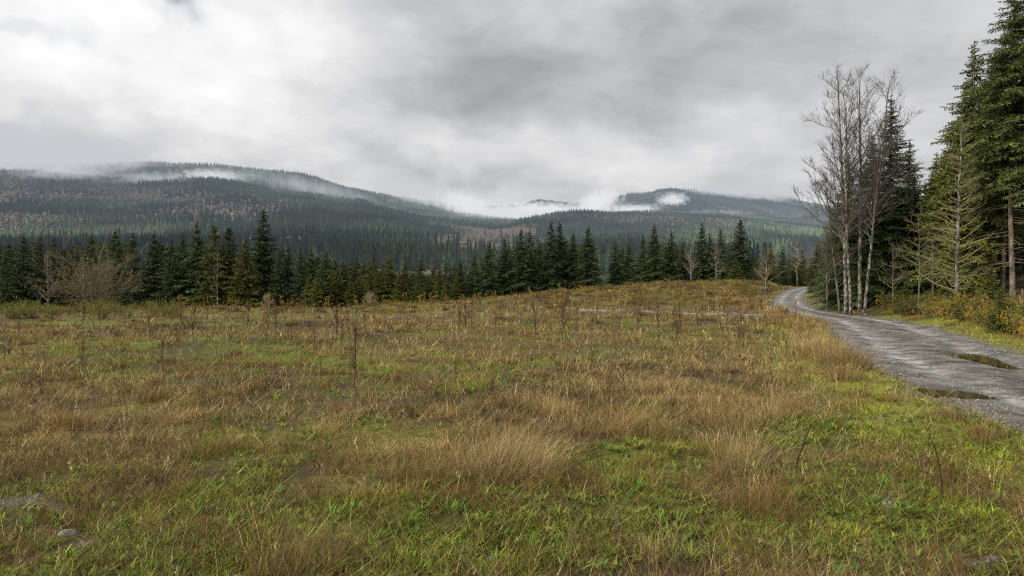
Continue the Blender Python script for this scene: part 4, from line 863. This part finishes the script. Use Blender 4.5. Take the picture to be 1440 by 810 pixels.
# ------------------------------------------------------------------ valley and hills beyond
HU = np.array([-900, -300, 0, 200, 300, 420, 500, 600, 700, 760, 820, 900, 940, 1000, 1060, 1100, 1150, 1250, 1500, 2300], float)
HY = np.array([125, 300, 550, 900, 1200, 1700, 2200, 2800, 3600, 4500, 5600, 7000], float)
HV = np.array([  # row of the slope at each distance, one line per column of HU
    [452, 408, 384, 350, 315, 280, 250, 240, 262, 285, 300, 312],
    [452, 408, 382, 350, 314, 275, 243, 236, 260, 285, 300, 312],
    [452, 408, 381, 350, 316, 278, 246, 240, 236, 285, 300, 312],
    [452, 408, 380, 350, 320, 285, 257, 252, 233, 285, 300, 312],
    [452, 408, 379, 350, 323, 290, 257, 264, 237, 280, 300, 312],
    [452, 408, 379, 350, 327, 300, 277, 281, 247, 275, 298, 312],
    [452, 408, 378, 351, 331, 308, 288, 293, 268, 278, 296, 311],
    [452, 408, 378, 353, 337, 322, 308, 313, 291, 291, 294, 308],
    [451, 408, 378, 356, 342, 331, 322, 313, 308, 301, 292, 306],
    [450, 408, 380, 360, 346, 334, 310, 314, 312, 286, 290, 306],
    [448, 407, 382, 362, 348, 335, 304, 310, 312, 290, 291, 306],
    [440, 405, 383, 364, 350, 337, 306, 306, 300, 272, 290, 304],
    [435, 404, 384, 365, 351, 338, 308, 304, 296, 267, 288, 300],
    [430, 404, 384, 366, 353, 340, 314, 306, 298, 275, 280, 292],
    [426, 404, 385, 367, 355, 342, 320, 312, 304, 284, 277, 288],
    [424, 404, 385, 368, 356, 344, 325, 317, 310, 292, 279, 290],
    [422, 404, 385, 369, 358, 347, 330, 323, 317, 304, 291, 298],
    [420, 404, 386, 371, 361, 351, 338, 332, 327, 318, 310, 312],
    [415, 404, 387, 373, 364, 356, 345, 340, 336, 330, 324, 322],
    [410, 404, 387, 373, 364, 356, 345, 340, 336, 330, 324, 322]], float)
def hill_z(u, Y):
    """height of the land at column u (a bearing) and distance Y"""
    u = np.asarray(u, float); Y = np.asarray(Y, float); sh = u.shape; u = u.ravel(); Yr = Y.ravel()
    lu = np.clip(np.searchsorted(HU, u) - 1, 0, len(HU) - 2); f = np.clip((u - HU[lu]) / (HU[lu + 1] - HU[lu]), 0, 1); f = f * f * (3 - 2 * f) * .5 + f * .5
    ly = np.log(np.clip(Yr, HY[0], HY[-1])); LY = np.log(HY); k = np.clip(np.searchsorted(LY, ly) - 1, 0, len(LY) - 2); t = np.clip((ly - LY[k]) / (LY[k + 1] - LY[k]), 0, 1)
    def hv(i, j): return HV[i, np.clip(j, 0, len(HY) - 1)]
    def cr(i):
        p0, p1, p2, p3 = hv(i, k - 1), hv(i, k), hv(i, k + 1), hv(i, k + 2)
        return .5 * (2 * p1 + (p2 - p0) * t + (2 * p0 - 5 * p1 + 4 * p2 - p3) * t * t + (3 * p1 - p0 - 3 * p2 + p3) * t ** 3)
    v = cr(lu) * (1 - f) + cr(lu + 1) * f
    x = (u - CU) / F * Yr
    amp = np.clip((Yr - 300) / 900, 0, 1)
    nv = (fbm(x / 420, Yr / 420, 51, 5) - .5) * 22 + (fbm(x / 150, Yr / 150, 52, 3) - .5) * 12
    Z = EYE + (HZ - v) / F * Yr + amp * nv * (Yr / 2200) ** .9
    return Z.reshape(sh)
hu = np.linspace(-900, 2300, 420); hy = np.geomspace(125, 7000, 260)
UU, YY = np.meshgrid(hu, hy); XX = (UU - CU) / F * YY; ZZ = hill_z(UU, YY)
def conif_mask(u, Y):
    x = (u - CU) / F * Y
    n = fbm(x / 300, Y / 300, 54, 4); v = HZ - F * (hill_z(u, Y) - EYE) / Y
    clear = np.zeros_like(n); wu = fbm(x / 190, Y / 190, 63, 4) - .5; wv = fbm(x / 120, Y / 120, 64, 4) - .5
    for (a, b, ru, rv, k) in [(645, 336, 75, 15, 2.5), (715, 345, 60, 12, 2.5), (780, 352, 40, 9, 1.6), (205, 336, 75, 10, 1.3), (50, 324, 110, 10, .9), (330, 318, 60, 8, .8), (110, 285, 120, 16, .7), (250, 342, 200, 7, .5), (475, 334, 45, 10, .9), (620, 382, 130, 6, 1.2), (930, 345, 70, 5, .5), (120, 290, 140, 14, .5), (430, 290, 60, 8, .3), (820, 352, 40, 5, .6), (1020, 352, 60, 4, .5), (360, 300, 60, 6, .4)]:
        clear = np.maximum(clear, k * np.exp(-((u - a) / ru + 2.6 * wu) ** 2 - ((v - b) / rv + 3.0 * wv) ** 2))
    return n, clear
nn_, cl_ = conif_mask(UU, YY)
hc = lerp(np.array((.035, .036, .022)), np.array((.105, .080, .058)), np.clip(sstep(.5, .7, fbm(XX / 160, YY / 160, 55, 4)) * .5 + cl_ * .7, 0, 1)[..., None])
hc = lerp(hc, np.array((.22, .19, .10)), (np.exp(-((UU - 610) / 130) ** 2 - ((YY - 560) / 60) ** 2) * .9)[..., None])
mb = MB(); mb.add(np.stack([XX, YY, ZZ], -1).reshape(-1, 3), grid_faces(len(hu), len(hy)), c=hc.reshape(-1, 3))
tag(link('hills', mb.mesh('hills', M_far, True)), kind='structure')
# trees on the hills: templates
def cone_tree(tiers, sides, seed):
    r = np.random.default_rng(seed); V = []; T = []; C = []
    for k in range(tiers):
        f0 = .06 + .86 * k / tiers; f1 = min(1.0, f0 + 1.25 / tiers + .05); rad = .5 * (1 - f0 * .93) * r.uniform(.85, 1.1); b = len(V); a0 = r.uniform(0, 6)
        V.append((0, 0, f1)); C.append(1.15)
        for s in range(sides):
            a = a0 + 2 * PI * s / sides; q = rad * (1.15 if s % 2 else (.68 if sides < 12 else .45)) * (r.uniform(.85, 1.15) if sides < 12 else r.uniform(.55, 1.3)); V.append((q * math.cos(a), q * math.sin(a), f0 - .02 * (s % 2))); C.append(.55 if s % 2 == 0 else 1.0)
        for s in range(sides): T.append((b, b + 1 + s, b + 1 + (s + 1) % sides))
    return np.array(V), np.array(T), np.array(C)
def blob_tree(seed):
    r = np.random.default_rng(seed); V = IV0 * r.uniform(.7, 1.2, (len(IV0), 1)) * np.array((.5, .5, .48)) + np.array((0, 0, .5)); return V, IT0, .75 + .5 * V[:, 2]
ico = bmesh.new(); bmesh.ops.create_icosphere(ico, subdivisions=2, radius=1); IV0 = np.array([v.co for v in ico.verts]); IT0 = np.array([[v.index for v in f.verts] for f in ico.faces]); ico.free()
def stamp(mb, X, Y, Z, H, W, col, tem):
    V, T, C = tem; n = len(X)
    if n == 0: return
    a = rng.uniform(0, 6.28, n); ca = np.cos(a)[:, None]; sa = np.sin(a)[:, None]
    P = np.stack([(V[None, :, 0] * ca - V[None, :, 1] * sa) * W[:, None] + X[:, None], (V[None, :, 0] * sa + V[None, :, 1] * ca) * W[:, None] + Y[:, None], V[None, :, 2] * H[:, None] + Z[:, None]], -1)
    c = col[:, None, :] * C[None, :, None]
    mb.add(P.reshape(-1, 3), None, ((np.arange(n) * len(V))[:, None, None] + T[None]).reshape(-1, 3), c.reshape(-1, 3))
FARC = [cone_tree(2, 6, i) for i in range(4)]; NEARC = [cone_tree(13, 14, 20 + i) for i in range(4)]; MIDC = [cone_tree(4, 8, 40 + i) for i in range(4)]
BL = [blob_tree(i) for i in range(4)]
def visible(u, Y, top):
    """keep only trees some of which can be seen past the land in front"""
    uu = np.linspace(-250, 1700, 120); yy = np.geomspace(130, 7000, 160); A, B = np.meshgrid(uu, yy); S = (hill_z(A, B) + 12 - EYE) / B; mx = np.maximum.accumulate(S, 0)
    iu = np.clip(np.searchsorted(uu, u), 0, 119); iy = np.clip(np.searchsorted(yy, Y) - 2, 0, 159)
    return (top - EYE) / Y > mx[iy, iu] - .004
def forest(name, lab, y0, y1, spacing, hh, tem, seed, decid=.1):
    area = .5 * 1.95 * (y1 ** 2 - y0 ** 2); n = int(area / spacing ** 2)
    Y = np.sqrt(y0 ** 2 + rng.random(n) * (y1 ** 2 - y0 ** 2)); u = rng.uniform(-250, 1700, n); Z = hill_z(u, Y); X = (u - CU) / F * Y
    nz, clr = conif_mask(u, Y); patchy = fbm(X / 70, Y / 70, 57, 3)
    H = hh * np.clip(np.exp(rng.normal(-.1, .28, n)), .5, 1.22) * (.75 + .5 * fbm(X / 220, Y / 220, 58, 3))
    vb = HZ - F * (Z - EYE) / Y; uw = u + 110 * (fbm(X / 150, Y / 150, 62, 3) - .5); wcap = np.maximum(sstep(560, 640, uw) * (1 - sstep(740, 830, uw)), .6 * (1 - sstep(180, 290, uw))); capv = np.where(u > 450, 347 + .03 * (u - 640), 333); H = lerp(H, np.minimum(H, np.maximum(vb - capv + 12 * (patchy - .5), 5) * Y / F), wcap * (rng.random(n) < .9))
    H = np.maximum(H, 5)
    ok = visible(u, Y, Z + H) & (rng.random(n) > np.minimum(clr * .8, .2 + .25 * (clr < .6))) & (np.hypot(X, Y) > 0); X, Y, Z, H, nz, clr, patchy, u = [a[ok] for a in (X, Y, Z, H, nz, clr, patchy, u)]; n = len(X)
    left = sstep(260, 100, u) * sstep(380, 270, HZ - F * (Z - EYE) / Y) * .75 * sstep(.35, .6, fbm(X / 240, Y / 240, 60, 3))
    dec = rng.random(n) < np.clip(decid * .25 + 4.0 * (nz - .60) + left + 1.1 * clr, 0, .97)
    base = lerp(np.array((.016, .028, .016)), np.array((.034, .048, .024)), (np.clip(patchy * 3 - 1, 0, 1))[:, None]); sun = 1.3 * sstep(.5, .62, fbm(X / 380 + 9, Y / 380, 59, 3))  # sun: sunlit patches painted into the fir colours by noise
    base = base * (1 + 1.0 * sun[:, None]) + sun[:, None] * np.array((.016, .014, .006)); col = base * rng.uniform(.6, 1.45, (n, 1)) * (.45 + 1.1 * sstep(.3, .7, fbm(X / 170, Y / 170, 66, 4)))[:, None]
    dcol = np.where((rng.random(n) < .95)[:, None], np.array((.088, .074, .060)), np.array((.15, .13, .06))) * rng.uniform(.6, 1.35, (n, 1))
    if y0 < 900: col = col * .62; H = H * np.where(rng.random(n) < .2, .7, 1)
    mb = MB(); W = H * rng.uniform(.24, .38, n)
    for k in range(4):
        s = (np.arange(n) % 4 == k)
        a = s & ~dec; stamp(mb, X[a], Y[a], Z[a] - 1, H[a], W[a], col[a], tem[k])
        a = s & dec; stamp(mb, X[a], Y[a], Z[a] - 1, H[a] * .62 * (1 - .68 * np.clip(clr[a] * 1.5, 0, 1)), W[a] * 1.25 * (1 - .4 * np.clip(clr[a], 0, 1)), dcol[a], BL[k] if y0 < 1300 else FB[k])
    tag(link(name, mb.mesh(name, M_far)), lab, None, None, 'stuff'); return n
FB = []
ico = bmesh.new(); bmesh.ops.create_icosphere(ico, subdivisions=1, radius=1); IV1 = np.array([v.co for v in ico.verts]); IT1 = np.array([[v.index for v in f.verts] for f in ico.faces]); ico.free()
for i in range(4):
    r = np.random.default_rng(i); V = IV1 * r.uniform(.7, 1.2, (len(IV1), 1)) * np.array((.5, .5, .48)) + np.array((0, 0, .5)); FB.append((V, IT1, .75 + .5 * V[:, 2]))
nt_ = [forest('valley_forest', 'dark fir forest filling the valley behind the treeline', 500, 1000, 6.5, 20, NEARC, 1, .02), forest('hillside_forest', 'mixed fir and leafless forest on the lower hill slopes', 1000, 1900, 7.2, 21, MIDC, 2, .2),
       forest('mountain_forest', 'hazy forest covering the upper slopes and middle ridge', 1900, 3200, 9.0, 17, FARC, 3, .2), forest('ridge_forest', 'bluish far forest on the high ridge and the right hill', 3200, 6300, 13.5, 19, FARC, 4, .12)]
print('FOREST', nt_)

# ------------------------------------------------------------------ mist lying on the hills
def mist_material(name, dens, scale, amt, col, seed=0.0, flat=(1, 1, 1.5)):
    """water droplets: dense where the bank is thick, its edges eaten away by turbulence"""
    m, nt, out = new_mat(name)
    tc = N(nt, 'ShaderNodeTexCoord'); geo = N(nt, 'ShaderNodeNewGeometry')
    ad = N(nt, 'ShaderNodeVectorMath', operation='ADD'); ad.inputs[1].default_value = (seed * 700, seed * 311, 0); L(nt, geo.outputs['Position'], ad.inputs[0])
    mp = N(nt, 'ShaderNodeMapping'); mp.inputs['Rotation'].default_value = (0, .5, 0); mp.inputs['Scale'].default_value = flat; L(nt, ad.outputs[0], mp.inputs['Vector'])
    nz = N(nt, 'ShaderNodeTexNoise', Scale=scale, Detail=6.0, Roughness=.62, Distortion=.6); L(nt, mp.outputs[0], nz.inputs['Vector'])
    ln = N(nt, 'ShaderNodeVectorMath', operation='LENGTH'); L(nt, tc.outputs['Object'], ln.inputs[0])
    fall = N(nt, 'ShaderNodeMapRange', interpolation_type='SMOOTHSTEP'); fall.inputs['From Min'].default_value = 1.0; fall.inputs['From Max'].default_value = .0; L(nt, ln.outputs['Value'], fall.inputs['Value'])
    a1 = N(nt, 'ShaderNodeMath', operation='MULTIPLY_ADD'); L(nt, nz.outputs['Fac'], a1.inputs[0]); a1.inputs[1].default_value = 4.2; a1.inputs[2].default_value = -2.1 - .75 + amt
    a2 = N(nt, 'ShaderNodeMath', operation='MULTIPLY_ADD'); L(nt, fall.outputs[0], a2.inputs[0]); a2.inputs[1].default_value = 1.35; L(nt, a1.outputs[0], a2.inputs[2])
    a3 = N(nt, 'ShaderNodeMath', operation='MAXIMUM'); L(nt, a2.outputs[0], a3.inputs[0]); a3.inputs[1].default_value = 0
    fa = N(nt, 'ShaderNodeMapRange'); fa.inputs['From Max'].default_value = .12; L(nt, fall.outputs[0], fa.inputs['Value'])
    a4 = N(nt, 'ShaderNodeMath', operation='MULTIPLY'); L(nt, a3.outputs[0], a4.inputs[0]); L(nt, fa.outputs[0], a4.inputs[1])
    md = N(nt, 'ShaderNodeMath', operation='MULTIPLY'); L(nt, a4.outputs[0], md.inputs[0]); md.inputs[1].default_value = dens
    ab = N(nt, 'ShaderNodeVolumeAbsorption'); ab.inputs['Color'].default_value = (0, 0, 0, 1); L(nt, md.outputs[0], ab.inputs['Density'])
    em = N(nt, 'ShaderNodeEmission'); em.inputs['Color'].default_value = (*col, 1); L(nt, md.outputs[0], em.inputs['Strength'])  # own glow put in for the skylight that mist would scatter
    ash = N(nt, 'ShaderNodeAddShader'); L(nt, ab.outputs[0], ash.inputs[0]); L(nt, em.outputs[0], ash.inputs[1]); L(nt, ash.outputs[0], out.inputs['Volume'])
    return m
def mist(u, v, Y, ru, rv, ry, tau, amt, lab, col=(.62, .64, .67), fs=1.0, tilt=0.0):
    bm = bmesh.new(); bmesh.ops.create_icosphere(bm, subdivisions=3, radius=1); me = bpy.data.meshes.new('mist'); bm.to_mesh(me); bm.free()
    me.materials.append(mist_material('mist', tau * (1.7 if col[0] > .65 else 1.15) / ry, fs * (1.7 if col[0] > .65 else 1.2) / (rv / F * Y), amt, col, seed=rng.uniform(0, 9), flat=(1.5, 1.5, .75) if tilt else (1, 1, 1.5)))
    x, y, z = pt(u, v, Y); o = link('mist', me); o.location = (x, y, z); o.scale = (ru / F * Y, ry, rv / F * Y); o.rotation_euler = (0, tilt, 0)
    tag(o, lab, 'mist', 'banks of mist on the hills'); return o
WH = (.79, .805, .82); GRY = (.58, .60, .635)
mist(10, 212, 2250, 240, 36, 400, 4.5, .75, 'broad low cloud bank hiding the top of the left mountain', GRY, .8)
mist(218, 252, 2150, 95, 17, 150, 1.6, .2, 'thin wisps of mist on the left mountain below its crest', (.58, .60, .635), 1.3)
mist(300, 247, 2400, 85, 15, 150, 1.9, .18, 'small white mist puff caught on the crest of the left mountain', WH, 1.3)
mist(190, 226, 2900, 200, 12, 260, 1.2, .1, 'grey mist veil along the left mountain crest', GRY, 1.0)
mist(440, 264, 2900, 170, 22, 200, 1.0, .2, 'faint mist streak on the middle of the left ridge', GRY, 1.2, .2)
mist(585, 268, 3600, 120, 34, 300, 1.6, .5, 'rising mist wisp where the left ridge runs down', (.62, .64, .67), 1.4, .35)
mist(662, 292, 3500, 75, 26, 250, 2.2, .45, 'mist bank in the saddle between the two hills', WH, 1.4, .35)
mist(752, 298, 3250, 110, 18, 250, 3.4, .42, 'bright mist bank before the small middle hill', (.82, .835, .85), 1.4)
mist(838, 287, 3500, 55, 26, 220, 2.8, .38, 'bright mist at the left foot of the right hill', (.80, .815, .83), 1.4, -.4)
mist(888, 296, 3600, 70, 14, 200, 2.8, .25, 'low mist patch on the left flank of the right hill', WH, 1.4)
mist(945, 281, 3700, 36, 17, 120, 2.4, .2, 'small round mist puff on the face of the right hill', WH, 1.7)
mist(715, 300, 3000, 130, 12, 200, 1.6, .3, 'low torn mist layer across the valley between the two hills', (.7, .72, .745), 1.6)
mist(90, 243, 2000, 150, 15, 150, 2.0, .15, 'ragged lower fringe of the cloud on the left mountain', (.56, .58, .615), 1.3)
mist(1003, 305, 3400, 95, 17, 150, 2.2, .1, 'low mist streak at the foot of the right hill', (.6, .62, .66), 1.4)
mist(1075, 269, 4500, 170, 17, 400, 2.6, .6, 'grey cloud hiding the top of the far right ridge', GRY, 1.0)
mist(800, 272, 4300, 70, 10, 300, 1.4, .2, 'grey cloud touching the top of the small middle hill', (.56, .58, .62), 1.0)

# ------------------------------------------------------------------ sky, sun, camera
SUN_EL, SUN_AZ = math.radians(32), math.radians(-124)        # azimuth from +Y towards +X
w = bpy.data.worlds.new('World'); SC.world = w; w.use_nodes = True; nt = w.node_tree; nt.nodes.clear()
out = nt.nodes.new('ShaderNodeOutputWorld'); bg = nt.nodes.new('ShaderNodeBackground'); bg.inputs['Strength'].default_value = .1
sky = nt.nodes.new('ShaderNodeTexSky'); sky.sky_type = 'NISHITA'; sky.sun_disc = False; sky.sun_elevation = SUN_EL; sky.sun_rotation = SUN_AZ
tc = nt.nodes.new('ShaderNodeTexCoord'); D = tc.outputs['Generated']
sx = N(nt, 'ShaderNodeSeparateXYZ'); L(nt, D, sx.inputs[0])
def math_(op, a, b=None, c=None):
    n = N(nt, 'ShaderNodeMath', operation=op)
    for i, q in enumerate((a, b, c)):
        if q is None: continue
        if isinstance(q, (int, float)): n.inputs[i].default_value = q
        else: L(nt, q, n.inputs[i])
    return n.outputs[0]
# cloud layer: direction projected on a flat ceiling
zc = math_('ADD', math_('MAXIMUM', sx.outputs['Z'], 0.0), .16)
px_ = math_('DIVIDE', sx.outputs['X'], zc); py_ = math_('DIVIDE', sx.outputs['Y'], zc)
cx = N(nt, 'ShaderNodeCombineXYZ'); L(nt, px_, cx.inputs[0]); L(nt, py_, cx.inputs[1])
n1 = N(nt, 'ShaderNodeTexNoise', Scale=.9, Detail=7.0, Roughness=.55, Distortion=.2); L(nt, cx.outputs[0], n1.inputs['Vector'])
n2 = N(nt, 'ShaderNodeTexNoise', Scale=2.6, Detail=6.0, Roughness=.55, Distortion=.3); L(nt, cx.outputs[0], n2.inputs['Vector'])
n3 = N(nt, 'ShaderNodeTexNoise', Scale=5.0, Detail=5.0, Roughness=.5); L(nt, D, n3.inputs['Vector'])
n5 = N(nt, 'ShaderNodeTexNoise', Scale=6.5, Detail=9.0, Roughness=.6, Distortion=.2)
mpd = N(nt, 'ShaderNodeMapping'); mpd.inputs['Scale'].default_value = (1, 1, 1.9); mpd.inputs['Rotation'].default_value = (0, -.25, 0); L(nt, D, mpd.inputs['Vector'])
n4 = N(nt, 'ShaderNodeTexNoise', Scale=4.2, Detail=9.0, Roughness=.58, Distortion=.35); L(nt, mpd.outputs[0], n4.inputs['Vector']); L(nt, mpd.outputs[0], n5.inputs['Vector'])
wob = N(nt, 'ShaderNodeVectorMath', operation='SUBTRACT'); L(nt, n3.outputs['Color'], wob.inputs[0]); wob.inputs[1].default_value = (.5, .5, .5)
wsc = N(nt, 'ShaderNodeVectorMath', operation='SCALE'); L(nt, wob.outputs[0], wsc.inputs[0]); wsc.inputs['Scale'].default_value = .22
dw = N(nt, 'ShaderNodeVectorMath', operation='ADD'); L(nt, D, dw.inputs[0]); L(nt, wsc.outputs[0], dw.inputs[1])
def blob(u, v, ru, rv, amp):
    """a brighter or darker part of the cloud ceiling around one direction"""
    d = np.array(((u - CU) / F, 1.0, (HZ - v) / F)); d /= np.linalg.norm(d)
    s = N(nt, 'ShaderNodeVectorMath', operation='SUBTRACT'); L(nt, dw.outputs[0], s.inputs[0]); s.inputs[1].default_value = tuple(d)
    m_ = N(nt, 'ShaderNodeVectorMath', operation='MULTIPLY'); L(nt, s.outputs[0], m_.inputs[0]); m_.inputs[1].default_value = (F / ru, .5, F / rv)
    l = N(nt, 'ShaderNodeVectorMath', operation='LENGTH'); L(nt, m_.outputs[0], l.inputs[0])
    f = N(nt, 'ShaderNodeMapRange', interpolation_type='SMOOTHERSTEP'); f.inputs['From Min'].default_value = 1.6; f.inputs['From Max'].default_value = 0; f.inputs['To Max'].default_value = amp; L(nt, l.outputs['Value'], f.inputs['Value'])
    return f.outputs[0]
val = math_('ADD', .63, math_('MULTIPLY', math_('SUBTRACT', n1.outputs['Fac'], .5), .42))
val = math_('ADD', val, math_('MULTIPLY', math_('SUBTRACT', n2.outputs['Fac'], .5), .30))
val = math_('ADD', val, math_('MULTIPLY', math_('SUBTRACT', n4.outputs['Fac'], .5), .42))
for bl_ in ((120, 90, 260, 110, .27), (340, 60, 180, 90, .15), (60, 205, 220, 50, -.20), (430, 190, 180, 45, .04), (720, 60, 260, 110, -.12), (920, 110, 300, 120, -.13), (1150, 120, 250, 140, -.05), (560, 140, 180, 50, -.07), (870, 215, 260, 36, .14), (620, 190, 120, 40, .12), (1300, 60, 300, 160, .03), (690, 250, 170, 34, -.10), (1000, 240, 200, 30, .02)):
    val = math_('ADD', val, blob(*bl_))
br = N(nt, 'ShaderNodeMapRange', interpolation_type='SMOOTHSTEP'); br.inputs['From Min'].default_value = .44; br.inputs['From Max'].default_value = .60; br.inputs['To Min'].default_value = -.03; br.inputs['To Max'].default_value = .03; L(nt, n5.outputs['Fac'], br.inputs['Value'])
val = math_('ADD', val, br.outputs[0])
# the veiled sun makes the cloud around it brighter, well outside the picture
sd = np.array((math.sin(SUN_AZ) * math.cos(SUN_EL), math.cos(SUN_AZ) * math.cos(SUN_EL), math.sin(SUN_EL)))
dp = N(nt, 'ShaderNodeVectorMath', operation='DOT_PRODUCT'); L(nt, D, dp.inputs[0]); dp.inputs[1].default_value = tuple(sd)
val = math_('ADD', val, math_('MULTIPLY', math_('POWER', math_('MAXIMUM', dp.outputs['Value'], 0.0), 6.0), 1.6))
val = math_('ADD', val, math_('MULTIPLY', math_('MAXIMUM', sx.outputs['Z'], 0.0), .25))
val = math_('MULTIPLY', math_('MAXIMUM', val, .25), 10.0)
cr = N(nt, 'ShaderNodeValToRGB'); cr.color_ramp.elements[0].color = (.955, .975, 1.02, 1); cr.color_ramp.elements[0].position = .35; cr.color_ramp.elements[1].color = (1, 1, 1, 1); cr.color_ramp.elements[1].position = .85
L(nt, math_('MULTIPLY', val, .1), cr.inputs[0])
cl = N(nt, 'ShaderNodeVectorMath', operation='SCALE'); L(nt, cr.outputs[0], cl.inputs[0]); L(nt, val, cl.inputs['Scale'])
# thin places where the blue shows
gapv = math_('MINIMUM', math_('ADD', blob(218, 8, 34, 22, .75), blob(55, 45, 24, 12, .2)), 1.0)
mxs = N(nt, 'ShaderNodeMix', data_type='RGBA'); L(nt, gapv, mxs.inputs[0]); L(nt, cl.outputs[0], mxs.inputs[6]); L(nt, sky.outputs[0], mxs.inputs[7])
L(nt, mxs.outputs[2], bg.inputs['Color']); L(nt, bg.outputs[0], out.inputs['Surface'])

sl_ = bpy.data.lights.new('sun', 'SUN'); sl_.energy = 3.6; sl_.angle = math.radians(8); sl_.color = (1, .90, .74)
so = bpy.data.objects.new('sun', sl_); COL.objects.link(so)
from mathutils import Vector
so.rotation_euler = Vector(-sd).to_track_quat('-Z', 'Y').to_euler()

cam = bpy.data.cameras.new('camera'); co = bpy.data.objects.new('camera', cam); COL.objects.link(co)
cam.sensor_width = 36; cam.lens = 36 * F / 1440; cam.clip_start = .05; cam.clip_end = 30000
co.location = (0, 0, EYE); co.rotation_euler = (PI / 2 - math.atan((405 - HZ) / F), 0, 0)
SC.camera = co
SC.view_settings.view_transform = 'Standard'; SC.view_settings.look = 'None'; SC.view_settings.exposure = 0; SC.view_settings.gamma = 1
SC.cycles.use_denoising = False; SC.cycles.filter_width = 1.15
SC.cycles.max_bounces = 6; SC.cycles.diffuse_bounces = 3; SC.cycles.transparent_max_bounces = 8; SC.cycles.volume_bounces = 0
SC.cycles.sample_clamp_indirect = 4
SC.cycles.volume_step_rate = .35
